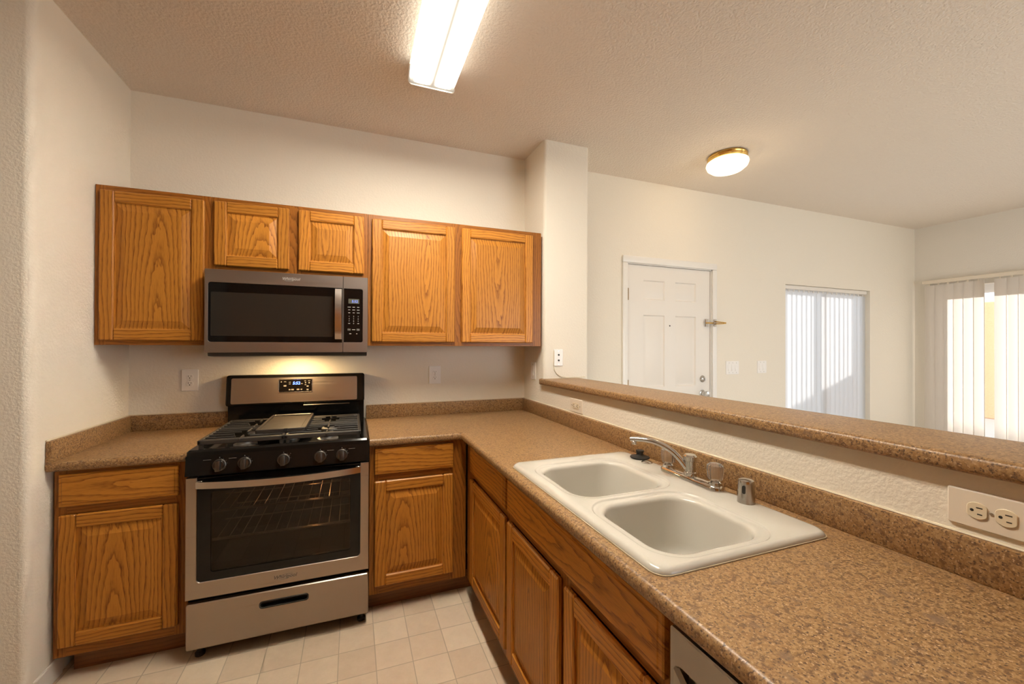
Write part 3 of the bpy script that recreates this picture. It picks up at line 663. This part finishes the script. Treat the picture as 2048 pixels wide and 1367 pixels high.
# ================================================================== COOKER
RX0, RX1 = .481, 1.237; RC = (RX0 + RX1) / 2; RFy = -.655
rg = thing('gas_range', 'freestanding stainless and black gas range between the base cabinets', 'cooker', (RC, -.34, 0))
fb = MB().box(RX0 + .003, RX0 + .02, RFy + .012, -.03, .045, .905, 0, .002).box(RX1 - .02, RX1 - .003, RFy + .012, -.03, .045, .905, 0, .002).box(RX0 + .003, RX1 - .003, -.05, -.03, .045, .905).box(RX0 + .003, RX1 - .003, RFy + .012, -.03, .045, .07).box(RX0 + .003, RX1 - .003, RFy + .012, -.03, .26, .285).box(RX0 + .003, RX1 - .003, RFy + .012, -.03, .80, .83)
link('body', fb, 'blackm', rg, smooth=0)
# oven cavity
cb = MB().box(.535, .545, -.64, -.10, .34, .77).box(1.175, 1.185, -.64, -.10, .34, .77).box(.535, 1.185, -.11, -.10, .34, .77).box(.535, 1.185, -.64, -.10, .335, .345).box(.535, 1.185, -.64, -.10, .765, .775)
link('oven_cavity', cb, 'cavity', rg, smooth=0)
for rz in (.50, .63):
    rk = MB()
    for yy in (-.60, -.585, -.36, -.14): rk.tube([(.55, yy, rz), (1.17, yy, rz)], .0035, 6)
    for k in range(13): rk.tube([(.575 + k * .0475, -.60, rz), (.575 + k * .0475, -.14, rz)], .002, 5)
    link('oven_rack', rk, 'rack', rg)
light('oven_lamp', 'POINT', (.95, -.16, .72), .9, (1, .62, .32), radius=.02)
# cooktop, with a shallow well
tp = MB().plate(rr(RX0, RX1, -.672, -.045, .012, 4), [rr(RX0 + .035, RX1 - .035, -.640, -.115, .03, 6)], .900, .930, XY, 0, .008, .004)
tp.box(RX0 + .02, RX1 - .02, -.655, -.10, .900, .912)
link('cooktop', tp, 'black', rg)
# control panel below the cooktop edge, slightly tilted
cp = MB().loft([[(RX0, y, z) for y, z in ((-.640, .905), (-.672, .905), (-.684, .822), (-.640, .815))], [(RX1, y, z) for y, z in ((-.640, .905), (-.672, .905), (-.684, .822), (-.640, .815))]], cap0=True, cap1=True)
cpn = link('control_panel', cp, 'black', rg, smooth=0)
tilt = Matrix.Rotation(math.radians(-8), 4, 'X')
for i, kx in enumerate((.607, .703, .859, 1.015, 1.111)):
    kb = MB().lathe([(.0265, 0), (.0265, .004), (.0225, .006), (.0215, .017), (.020, .019), (.0001, .019)], (0, 0, 0), 'z', 32)
    kb.box(-.0095, .0095, -.0245, .021, .016, .034, bev=.003, seg=2)
    mt = Matrix.Translation((kx, -.679, .861)) @ tilt @ FRONT
    for v in kb.v: v.xyz = mt @ v
    k_ = link('knob', kb, 'knob', rg)
    mk = MB().box(-.0008, .0008, .002, .021, .0335, .0346)
    for v in mk.v: v.xyz = mt @ v
    link('pointer', mk, 'slot', k_, smooth=0)
    for mk in [MB().lathe([(.0001, 0), (.0022, 0), (.0022, .0006), (.0001, .0006)], (0, .032, 0), 'z', 8), MB().box(*((-.062, -.032) if i in (0, 1) else (.03, .06) if i > 2 else (.026, .03)), .0242, .0258, 0, .0004)] + [MB().lathe([(.0001, 0), (.0012, 0), (.0012, .0006), (.0001, .0006)], (.030 * math.cos(math.radians(ang + 90)), .030 * math.sin(math.radians(ang + 90)), 0), 'z', 8) for ang in (-30, -55, -80)]:
        for v in mk.v: v.xyz = mt @ v
        link('burner_marking', mk, 'mark_dim', cpn, smooth=0)
# oven door
DFy = RFy + .003
dm = MB().plate(rr(RX0 + .002, RX1 - .001, .284, .812, .004, 2), [rr(.523, 1.197, .355, .812, .016, 6, (1, 1, 0, 0))], -.0, .028, XZ(DFy), 0, .003, .001) if False else MB()
outl = [(RX0 + .002, .812), (RX0 + .002, .284), (RX1 - .001, .284), (RX1 - .001, .812), (1.197, .812)] + [(1.197 - .016 + .016 * math.cos(a), .355 + .016 + .016 * math.sin(a)) for a in [-.5 * PI * i / 6 for i in range(7)]] + [(.523 + .016 - .016 * math.sin(a), .355 + .016 - .016 * math.cos(a)) for a in [.5 * PI * i / 6 for i in range(7)]] + [(.523, .812)]
dm.plate(outl, [], 0, .026, XZ(DFy), 0, .002)
od = link('oven_door', dm, 'steel', rg, smooth=30)
gl = MB().plate(rr(.5235, 1.1965, .3555, .811, .0155, 6, (1, 1, 0, 0)), [rr(.575, 1.150, .392, .745, .012, 5)], .004, .023, XZ(DFy), 0, .0008)
link('door_glass', gl, 'glassb', od, smooth=20)
link('oven_window', MB().box(.573, 1.152, DFy - .020, DFy - .017, .390, .747), 'ovenpane', od, smooth=0)
# bowed handle: flat bar that swings out towards the viewer in the middle
hb = MB(); L = []
for k in range(25):
    t = k / 24; x = .5235 + (1.1965 - .5235) * t; bow = math.sin(PI * t); y = DFy - .030 - .040 * bow ** .8
    zc = .784 - .003 * bow
    L.append([(x, y, zc + .0155), (x, y - .012, zc + .0135), (x, y - .012, zc - .0155), (x, y, zc - .0155)])
hb.loft(L, cap0=True, cap1=True); hb.box(.5235, .548, DFy - .040, DFy - .018, .770, .800, 0, .002).box(1.172, 1.1965, DFy - .040, DFy - .018, .770, .800, 0, .002)
link('door_handle', hb, 'handle', od, smooth=40)
link('lettering', text_mb('Whirlpool', .023, (.868, DFy - .0264, .319), FRONT, .0006, .25, bold=.0004), 'mark_dim', od, smooth=0)
sw = MB().tube([(.868 + .036 * math.cos(a), DFy - .0268, .318 + .011 * math.sin(a) + .012 * math.cos(a) * .4) for a in [PI * .15 + PI * 1.5 * k / 20 for k in range(21)]], .0008, 5)
link('logo_swirl', sw, 'mark_dim', od)
# drawer
dw = MB().plate(rr(RX0 + .004, RX1 - .001, .064, .263, .008, 3), [rr(.765, .966, .190, .219, .012, 6)], -.0, .024, XZ(DFy), 0, .004, .003)
dr_ = link('storage_drawer', dw, 'steel', rg, smooth=30)
pk = MB().plate(rr(.760, .971, .185, .224, .012, 4), [], -.012, .004, XZ(DFy)).plate(rr(.763, .968, .188, .2215, .013, 6), [rr(.769, .962, .194, .2155, .010, 6)], .004, .026, XZ(DFy), 0, .001)
link('pull', pk, 'blackm', dr_)
for (fx, fy) in ((.520, -.610), (1.205, -.610), (.520, -.09), (1.205, -.09)): link('foot', MB().lathe([(.020, .001), (.020, .012), (.012, .020), (.012, .046)], (fx, fy, 0), 'z', 16), 'rubber', rg)
# backguard
GX0, GX1 = .474, 1.228; GY = -.075
TILT = .13; XZT = lambda y: (lambda u, v, z: (u, y - z + (v - 1.126) * TILT, v))   # the guard leans back a little
bg = MB().plate(rr(GX0, GX1, 1.038, 1.214, .014, 5), [], 0, .05, XZT(-.025), 0, .006).box(GX0 + .006, GX1 - .002, -.055, -.030, .905, 1.04)
gd = link('backguard', bg, 'black', rg, smooth=40)
link('facia', MB().plate(rr(.500, 1.184, 1.050, 1.197, .008, 4), [], 0, .0025, XZT(GY), 0, .001), 'steel', gd)
bz = link('clock_bezel', MB().plate(rr(.741, .927, 1.107, 1.187, .006, 4), [rr(.745, .923, 1.111, 1.183, .004, 4)], .002, .006, XZT(GY), 0, .001), 'handle', gd)
cl = link('clock_panel', MB().plate(rr(.744, .924, 1.110, 1.184, .004, 4), [], .002, .0045, XZT(GY)), 'glassb', gd, smooth=0)
link('clock_digits', text_mb('5:52', .024, XZT(GY)(.838, 1.161, .0049), Matrix.Rotation(-math.atan(TILT), 4, 'X') @ FRONT, .0003, .12, bold=.0004), 'blue', cl, smooth=0)
mk = MB()
for (a, c, w2, h2) in ((.757, 1.171, .006, .006), (.777, 1.171, .012, .003), (.802, 1.168, .010, .003), (.802, 1.158, .010, .003), (.868, 1.158, .012, .003), (.886, 1.174, .011, .003), (.908, 1.174, .013, .003), (.888, 1.163, .006, .006), (.908, 1.162, .008, .007), (.777, 1.147, .015, .008), (.888, 1.151, .009, .004), (.900, 1.142, .011, .008), (.802, 1.124, .009, .007), (.818, 1.124, .015, .008), (.848, 1.124, .015, .008), (.866, 1.124, .009, .007), (.900, 1.122, .011, .008)):
    link('button_marking', MB().plate([(a - w2 / 2, c - h2 / 2), (a + w2 / 2, c - h2 / 2), (a + w2 / 2, c + h2 / 2), (a - w2 / 2, c + h2 / 2)], [], .0044, .0050, XZT(GY)), 'mark_dim', cl, smooth=0)
link('vent_strip', MB().box(.877, 1.141, GY - .019, GY + .02, 1.024, 1.033, 0, .003), 'knob', gd)
# burners and grates
GZ = .968
for bx in (.675, 1.040):
    for by in (-.535, -.255):
        bn = link('burner', MB().lathe([(.050, 0), (.050, .006), (.036, .010), (.034, .020), (.0001, .020)], (bx, by, .912), 'z', 28), 'alu', rg)
        link('burner_cap', MB().lathe([(.040, 0), (.042, .003), (.042, .007), (.036, .011), (.0001, .012)], (bx, by, .931), 'z', 28), 'iron', bn)
link('burner', MB().loft([[(x, y, z) for x, y in rr(.858 - r_, .858 + r_, -.50 , -.28, min(r_ * .95, .04), 6)] for r_, z in ((.045, .912), (.045, .92), (.035, .932))], cap1=True), 'alu', rg)
def grate(x0, x1, inner):
    g = MB(); y0, y1 = -.655, -.135; t = .0065
    def bar(p, q, h=.012, w=t): 
        (xa, ya), (xb, yb) = p, q
        if abs(xa - xb) < 1e-6: g.box(xa - w, xa + w, ya, yb, GZ - h, GZ, 0, .0025)
        else: g.box(xa, xb, ya - w, ya + w, GZ - h, GZ, 0, .0025)
    for xx in (x0 + t, x1 - t): bar((xx, y0), (xx, y1), .018)
    for yy in (y0 + .011, y1 - .009): g.box(x0, x1, yy - .011, yy + .009, GZ - .020, GZ, 0, .003)
    bar((x0, -.395), (x1, -.395))
    for (fx, fy) in ((x0 + .012, y0 + .012), (x1 - .012, y0 + .012), (x0 + .012, y1 - .012), (x1 - .012, y1 - .012)): g.box(fx - .008, fx + .008, fy - .008, fy + .008, .9115, GZ - .01, 0, .002)
    for by in (-.535, -.255):
        bx = .675 if x0 < .8 else 1.040
        for k, o_ in enumerate((-.098, -.054, .0, .054, .098)):
            l_ = (.050, .012, -.012, .012, .050)[k] + .012
            bar((x0, by + o_), (bx - .045 + l_ * .7, by + o_), .009, .0032); bar((bx + .045 - l_ * .7, by + o_), (x1, by + o_), .009, .0032)
        bar((bx, by + .038), (bx, by + .125), w=.0045); bar((bx, by - .125), (bx, by - .038), w=.0045)
    return link('grate', g, 'iron', rg, smooth=30)
grate(.516, .8565, 1); grate(.8595, 1.198, 0)
# griddle plate lying across the two grates
gp = MB().plate(rr(.722, .942, -.585, -.135, .012, 4), [], GZ + .0005, GZ + .010, XY, 0, .003).plate(rr(.722, .942, -.585, -.135, .012, 4), [rr(.734, .930, -.568, -.147, .010, 4)], GZ + .009, GZ + .019, XY, 0, .003)
gp.plate(rr(.749, .915, -.552, -.162, .006, 3), [], GZ + .009, GZ + .0115, XY, 0, .001)
grd = tag(link('griddle', gp, 'griddle'), 'rectangular cast iron griddle plate lying in the middle of the stove grates', 'griddle')
link('drip_notch', MB().box(.846, .862, -.588, -.575, GZ + .004, GZ + .0195, 0, .001), 'slot', grd, smooth=0)

# ================================================================== MICROWAVE
MX0, MX1 = .468, 1.2345; MZ0, MZ1 = 1.353, 1.769; MF = -.392
mw = thing('microwave', 'stainless over-the-range microwave under the short wall cabinet', 'microwave', ((MX0 + MX1) / 2, -.2, 1.33))
link('housing', MB().box(MX0 + .001, MX1 - .001, MF + .001, -.004, MZ0 + .002, MZ1 - .001, 0, .002), 'blackm', mw, smooth=0)
md = link('microwave_door', MB().plate(rr(MX0, 1.1055, MZ0, MZ1, .004, 3), [rr(.4825, 1.1025, 1.406, 1.704, .012, 5, (1, 0, 0, 1))], 0, .020, XZ(MF), 0, .0012, .0006), 'steeld', mw, smooth=30)
link('window_border', MB().plate(rr(.483, 1.102, 1.4065, 1.7035, .0115, 5, (1, 0, 0, 1)), [rr(.4945, 1.056, 1.437, 1.656, .006, 4)], .003, .0185, XZ(MF), 0, .0006), 'glassb', md, smooth=20)
link('window_screen', MB().box(.494, 1.0565, MF - .0178, MF - .014, 1.4365, 1.6565), 'screen', md, smooth=0)
L = []
for k in range(19):
    t = k / 18; z = 1.424 + .273 * t; y = MF - .030 - .022 * math.sin(PI * t) ** .6
    L.append([(1.0645, y, z), (1.0665, y - .012, z), (1.0995, y - .012, z), (1.1015, y, z)])
hm = MB().loft(L, cap0=True, cap1=True); hm.box(1.068, 1.098, MF - .034, MF - .018, 1.428, 1.446, 0, .002).box(1.068, 1.098, MF - .034, MF - .018, 1.675, 1.693, 0, .002)
link('door_handle', hm, 'handle', md, smooth=40)
link('lettering', text_mb('Whirlpool', .020, (.850, MF - .0204, 1.739), FRONT, .0005, .25, bold=.0003), 'silver', md, smooth=0)
sw = MB().tube([(.850 + .030 * math.cos(a), MF - .0206, 1.737 + .009 * math.sin(a) + .010 * math.cos(a) * .4) for a in [PI * .15 + PI * 1.5 * k / 20 for k in range(21)]], .0006, 5)
link('logo_swirl', sw, 'silver', md)
kp = link('keypad_frame', MB().plate(rr(1.1075, MX1, MZ0, MZ1, .004, 3), [rr(1.1100, 1.2095, 1.408, 1.7035, .010, 5, (0, 1, 1, 0))], 0, .020, XZ(MF), 0, .0010, .0005), 'steeld', mw, smooth=30)
pn = link('keypad', MB().plate(rr(1.1105, 1.209, 1.4085, 1.703, .0098, 5, (0, 1, 1, 0)), [], .003, .0185, XZ(MF), 0, .0006), 'glassb', kp, smooth=20)
ky = MF - .0185
lc = link('display', MB().box(1.134, 1.190, ky - .0006, ky, 1.622, 1.648), 'lcd', kp, smooth=0)
link('display_digits', text_mb('5:52', .019, (1.1665, ky - .0010, 1.6335), FRONT, .0002, .1, bold=.0002), 'blue_l', kp, smooth=0)
def key(m): link('key_marking', m, 'mark', kp, smooth=0)
def dash(x, z, wd, hh=.003): key(MB().box(x - wd / 2, x + wd / 2, ky - .0005, ky, z - hh / 2, z + hh / 2))
for (zz, ws) in ((1.602, (.016, .013, .011)), (1.587, (.011, .014, .013)), (1.571, (.010, .010, .014))):
    for k in range(3): dash(1.138 + k * .0235, zz, ws[k])
dash(1.1615, 1.478, .016)
for xx in (1.138, 1.185):
    key(MB().plate(rr(xx - .0075, xx + .0075, 1.473, 1.483, .003, 3), [rr(xx - .0068, xx + .0068, 1.4737, 1.4823, .0026, 3)], 0, .0005, XZ(ky))); dash(xx, 1.478, .008, .002)
dash(1.144, 1.4555, .010, .004); dash(1.178, 1.4555, .006, .004)
for k, row in enumerate(('123', '456', '789', ' 0 ')):
    for j, ch in enumerate(row):
        if ch == ' ': dash(1.138 + j * .0235, 1.512, .010)
        else: key(text_mb(ch, .0095, (1.138 + j * .0235, ky - .0003, 1.5505 - k * .0128), FRONT, .0002))
bs = MB().loft([[(x, y, z) for y, z in ((-.01, 1.3525), (MF - .012, 1.3525), (MF - .006, 1.335), (-.30, 1.328), (-.01, 1.335))] for x in (MX0 + .012, MX1 - .003)], cap0=True, cap1=True)
vb = link('vent_base', bs, 'blackm', mw, smooth=0)
link('work_light', MB().box(.81, .89, -.20, -.14, 1.3285, 1.333, 0, .001), 'lampw', vb, smooth=0)
light('cooktop_lamp', 'AREA', (.85, -.20, 1.3265), 2.8, (1, .66, .30), (0, 0, 0), .10, .05)

# ================================================================== DISHWASHER (faces -x)
dwz = thing('dishwasher', 'stainless dishwasher at the near end of the right counter run', 'dishwasher', (1.75, -2.445, 0), -PI / 2)
W0, W1 = -2.143, -2.742; FXm = lambda u, v, z: (1.764 - z, u, v)
link('tub', MB().box(1.775, XR - .01, W1 + .004, W0 - .004, .06, .868), 'blackm', dwz, smooth=0)
pd = link('dishwasher_door', MB().plate(rr(W1, W0, .12, .851, .005, 3), [rr(W1 + .04, W0 - .018, .665, .786, .012, 4)], -.02, .024, FXm, 0, .003, .003), 'dish', dwz, smooth=30)
pkt = MB().plate(rr(W1 + .036, W0 - .014, .661, .790, .012, 4), [], -.024, -.006, FXm)
nseg = 16; L = []
for k in range(nseg + 1):
    u = (W0 - .016) + (W1 + .038 - W0 + .016) * k / nseg; bow = math.sin(PI * k / nseg) ** .6
    L.append([FXm(u, .786 - .078 * bow, .020), FXm(u, .780 - .080 * bow, .029), FXm(u, .662, .029), FXm(u, .662, .016)])
pkt.loft(L, cap0=True, cap1=True)
link('pocket_handle', pkt, 'pocket', pd, smooth=40)
link('toe_panel', MB().box(1.80, 1.83, W1 + .004, W0 - .004, .001, .115), 'blackm', dwz, smooth=0)
ep = tag(link('end_panel', MB().box(1.7595, XR - .003, -2.79, -2.748, .001, .874, 0, .001), 'oakd', smooth=0), 'narrow oak panel closing the counter end beside the dishwasher', 'panel')

# ================================================================== OUTLETS, SWITCHES, CABLE
def wall_plate(name, label, cat, c, n, w_, h_, style, group=None, mat='plastic', turn=False):
    """c: centre on the wall; n: '-y' or '-x' facing; turn: lies on its side"""
    if n == '-y': fm = lambda u, v, z: (c[0] + u, c[1] - z, c[2] + v)
    else: fm = lambda u, v, z: (c[0] - z, c[1] - u, c[2] + v)
    if turn:
        f0 = fm; fm = lambda u, v, z: f0(v, -u, z)
    r = thing(name, label, cat, c, 0 if n == '-y' else -PI / 2, group)
    link('plate', MB().plate(rr(-w_ / 2, w_ / 2, -h_ / 2, h_ / 2, .004, 3), [], .0002, .006, fm, 0, .0025), mat, r)
    scr = lambda u, v: link('screw', MB().plate([(u + .003 * math.cos(a), v + .003 * math.sin(a)) for a in [2 * PI * k / 10 for k in range(10)]], [], .006, .0072, fm), 'chromed', r)
    if style == 'duplex':
        for s_ in (-1, 1):
            o_ = link('receptacle', MB().plate([(.0172 * math.cos(a), s_ * .0195 + max(-.0145, min(.0145, .0172 * math.sin(a)))) for a in [2 * PI * k / 28 for k in range(28)]], [], .005, .0085, fm, 0, .0008), mat if mat == 'plastic' else 'ivory', r)
            sl = lambda lp: link('slot', MB().plate(lp, [], .008, .0089, fm), 'slot', o_, smooth=0)
            sl([(-.0075, s_ * .0195 - .001), (-.0055, s_ * .0195 - .001), (-.0055, s_ * .0195 + .008), (-.0075, s_ * .0195 + .008)]); sl([(.0055, s_ * .0195 + .0005), (.0075, s_ * .0195 + .0005), (.0075, s_ * .0195 + .0075), (.0055, s_ * .0195 + .0075)]); sl([(.0028 * math.cos(a), s_ * .0195 - .007 + .0028 * math.sin(a)) for a in [2 * PI * k / 12 for k in range(12)]])
        scr(0, 0)
    if style == 'gfci':
        fc = link('receptacle', MB().plate(rr(-.0165, .0165, -.0335, .0335, .002, 2), [], .005, .0085, fm, 0, .0008), 'ivory', r)
        sl = lambda lp: link('slot', MB().plate(lp, [], .008, .0089, fm), 'slot', fc, smooth=0)
        for s_ in (-1, 1):
            for q in (-1, 1): sl([(q * .0065 - .001, s_ * .021 - .001), (q * .0065 + .001, s_ * .021 - .001), (q * .0065 + .001, s_ * .021 + .008), (q * .0065 - .001, s_ * .021 + .008)])
            sl([(.0028 * math.cos(a), s_ * .021 - .007 + .0028 * math.sin(a)) for a in [2 * PI * k / 12 for k in range(12)]])
        for s_ in (-1, 1): link('test_button', MB().plate(rr(-.009, .009, s_ * .0045 - .003, s_ * .0045 + .003, .001, 2), [], .008, .0098, fm), 'almond', fc)
        scr(0, -.045); scr(0, .045)
    if style.startswith('rocker'):
        k_ = int(style[-1])
        for j in range(k_):
            u = (j - (k_ - 1) / 2) * .046
            o_ = link('rocker_frame', MB().plate(rr(u - .0165, u + .0165, -.0335, .0335, .002, 2), [], .005, .0075, fm, 0, .0006), mat, r)
            p = MB().loft([[fm(u - .013, v, z), fm(u + .013, v, z)] + [fm(u + .013, v, .006), fm(u - .013, v, .006)] for v, z in ((-.030, .0115), (0, .0085), (.030, .008))], cap0=True, cap1=True)
            link('rocker', p, mat, o_, smooth=0)
            scr(u, -.045); scr(u, .045)
    if style == 'coax':
        for s_ in (-1, 1):
            link('jack', MB().plate([(.0062 * math.cos(a), s_ * .019 + .0062 * math.sin(a)) for a in [2 * PI * k / 14 for k in range(14)]], [], .005, .010, fm), 'slot', r)
        scr(0, -.046); scr(0, .046)
    return r
og = 'white wall outlets and switch plates'
wall_plate('wall_outlet', 'white duplex outlet on the back wall left of the range', 'outlet', (.281, 0, 1.188), '-y', .082, .124, 'duplex', og)
wall_plate('wall_outlet', 'white duplex outlet on the back wall below the right wall cabinet', 'outlet', (1.694, 0, 1.188), '-y', .082, .124, 'duplex', og)
wall_plate('wall_outlet', 'almond outlet lying sideways on the half wall near the far corner', 'outlet', (XR, -.752, 1.047), '-x', .078, .130, 'gfci', og, 'almond', True)
wall_plate('wall_outlet', 'large sideways outlet plate on the half wall at the right edge, nearest', 'outlet', (XR, -2.345, 1.056), '-x', .077, .128, 'duplex', og, 'almond', True)
wall_plate('light_switch', 'white rocker switch on the kitchen side of the pillar', 'light switch', (XR, -.168, 1.214), '-x', .076, .124, 'rocker1', og)
wall_plate('light_switch', 'wide white plate of three rocker switches beside the entry door', 'light switch', (4.499, 0, 1.194), '-y', .165, .122, 'rocker3', og)
wall_plate('light_switch', 'smaller white switch plate between the entry door and the window', 'light switch', (4.886, 0, 1.196), '-y', .122, .118, 'rocker2', og)
wall_plate('cable_outlet', 'white two-jack cable plate on the front of the pillar above the bar', 'outlet', (2.483, -.329, 1.312), '-y', .068, .114, 'coax', og)
wp = [(2.449, -.332, 1.36), (2.448, -.3325, 1.30), (2.447, -.333, 1.255), (2.452, -.334, 1.225), (2.470, -.335, 1.200), (2.500, -.336, 1.182), (2.54, -.337, 1.1735), (2.60, -.338, 1.1733), (2.66, -.336, 1.1733), (2.69, -.334, 1.178)]
tag(link('cable', MB().tube(wp, .0022, 8), 'cord'), 'thin beige cable hanging from the two-jack plate down to the bar top', 'cable')

# ================================================================== CEILING LAMPS
LX0, LX1, LY0, LY1 = 1.413, 1.643, -1.975, -.742; LZ = 2.700
fl = thing('ceiling_light', 'long fluorescent ceiling light with a white ribbed lens over the kitchen', 'ceiling light', ((LX0 + LX1) / 2, (LY0 + LY1) / 2, LZ))
link('housing', MB().box(LX0 + .03, LX1 - .03, LY0 + .01, LY1 - .01, LZ + .045, H - .001, 0, .003), 'white', fl)
lp = lambda y: [(LX0 + .006, y, H - .004)] + [(LX0 + .02 - .02 * math.cos(a), y, LZ + .02 - .02 * math.sin(a)) for a in [.5 * PI * i / 5 for i in range(6)]] + [(LX1 - .02 + .02 * math.sin(a), y, LZ + .02 - .02 * math.cos(a)) for a in [.5 * PI * i / 5 for i in range(6)]] + [(LX1 - .006, y, H - .004)]
ln = MB(); L0, L1 = lp(LY0 + .006), lp(LY1 - .006); n_ = len(L0)
ln.add(L0 + L1, [(i, i + 1, n_ + i + 1, n_ + i) for i in range(n_ - 1)])
link('lens', ln, 'lens', fl)
for (a, b) in ((LY0, LY0 + .006), (LY1 - .006, LY1)):
    link('end_cap', MB().loft([[(x + (.004 if x > (LX0 + LX1) / 2 else -.004), y, z - (.007 if z < LZ + .03 else 0)) for x, y, z in lp(q)] for q in (a, b)], cap0=True, cap1=True), 'white', fl)
dl = thing('ceiling_light', 'small brass flush dome ceiling light near the entry door', 'ceiling light', (3.74, -.585, H))
DC = (3.74, -.585, 0)
link('brass_pan', MB().lathe([(.0001, H - .001), (.128, H - .001), (.132, H - .012), (.128, H - .020), (.132, H - .026), (.122, H - .040), (.0001, H - .040)], DC, 'z', 48), 'brass', dl)
link('glass_dome', MB().lathe([(.120, H - .038), (.136, H - .048), (.140, H - .062), (.132, H - .085), (.105, H - .108), (.06, H - .121), (.0001, H - .125)], DC, 'z', 48), 'dome', dl)
light('dome_bulb', 'POINT', (3.74, -.585, H - .16), 2, (1, .74, .45), radius=.05)

# ================================================================== BLINDS
def slat_mesh(z0, z1, width=.089):
    m = MB(); n_ = 6; a = []
    for k in range(n_ + 1):
        t = k / n_ - .5; a.append((t * width, .006 * (1 - 4 * t * t)))
    vs = [(x, y, z) for x, y in a for z in (z0, z1)]
    m.add(vs, [(2 * k, 2 * k + 2, 2 * k + 3, 2 * k + 1) for k in range(n_)]); return m
def blind(label, root_loc, rail, place, z0, z1, mat, n, group, headmat='white'):
    r = thing('vertical_blind', label, 'blind', root_loc, 0, group)
    link('headrail', rail, headmat, r)
    first = None
    for k in range(n):
        (x, y, a) = place(k)
        if first is None:
            o = link('slat', slat_mesh(z0, z1), mat, r, smooth=60); first = o
            base_c = o.location.copy()
            hk = link('slat_clip', MB().box(WM[o].translation.x - .006, WM[o].translation.x + .006, WM[o].translation.y - .003, WM[o].translation.y + .003, z1 - .002, z1 + .018), headmat, o, smooth=0); fhk = hk
        else:
            o = first.copy(); COL.objects.link(o); o.parent = r
            h2 = fhk.copy(); COL.objects.link(h2); h2.parent = o
        o.location = Vector((x, y, (z0 + z1) / 2)) - Vector(root_loc); o.rotation_euler = (0, 0, a)
    return r
blind('white vertical blind filling the smaller window in the entry wall', ((WX0 + WX1) / 2, .05, WZ0), MB().box(WX0 + .004, WX1 - .004, .025, .070, WZ1 - .040, WZ1 - .003, 0, .003),
      lambda k: (WX0 + .045 + k * .0752, .048, math.radians(-5 + (random.random() - .5) * 8)), WZ0 + .02, WZ1 - .060, 'slatw', 18, 'vertical blinds')
blind('wide cream vertical blind over the sliding glass door at right', (XW - .05, -1.2, 0), MB().box(XW - .075, XW - .030, -2.35, -.095, 2.120, 2.160, 0, .004),
      lambda k: (XW - .052, -.15 - k * .0765 + (.034 if k == 6 else 0), math.radians(90 + (-71 if k == 6 else -4 + (random.random() - .5) * 6))), .03, 2.102, 'slat', 29, 'vertical blinds', 'almond')
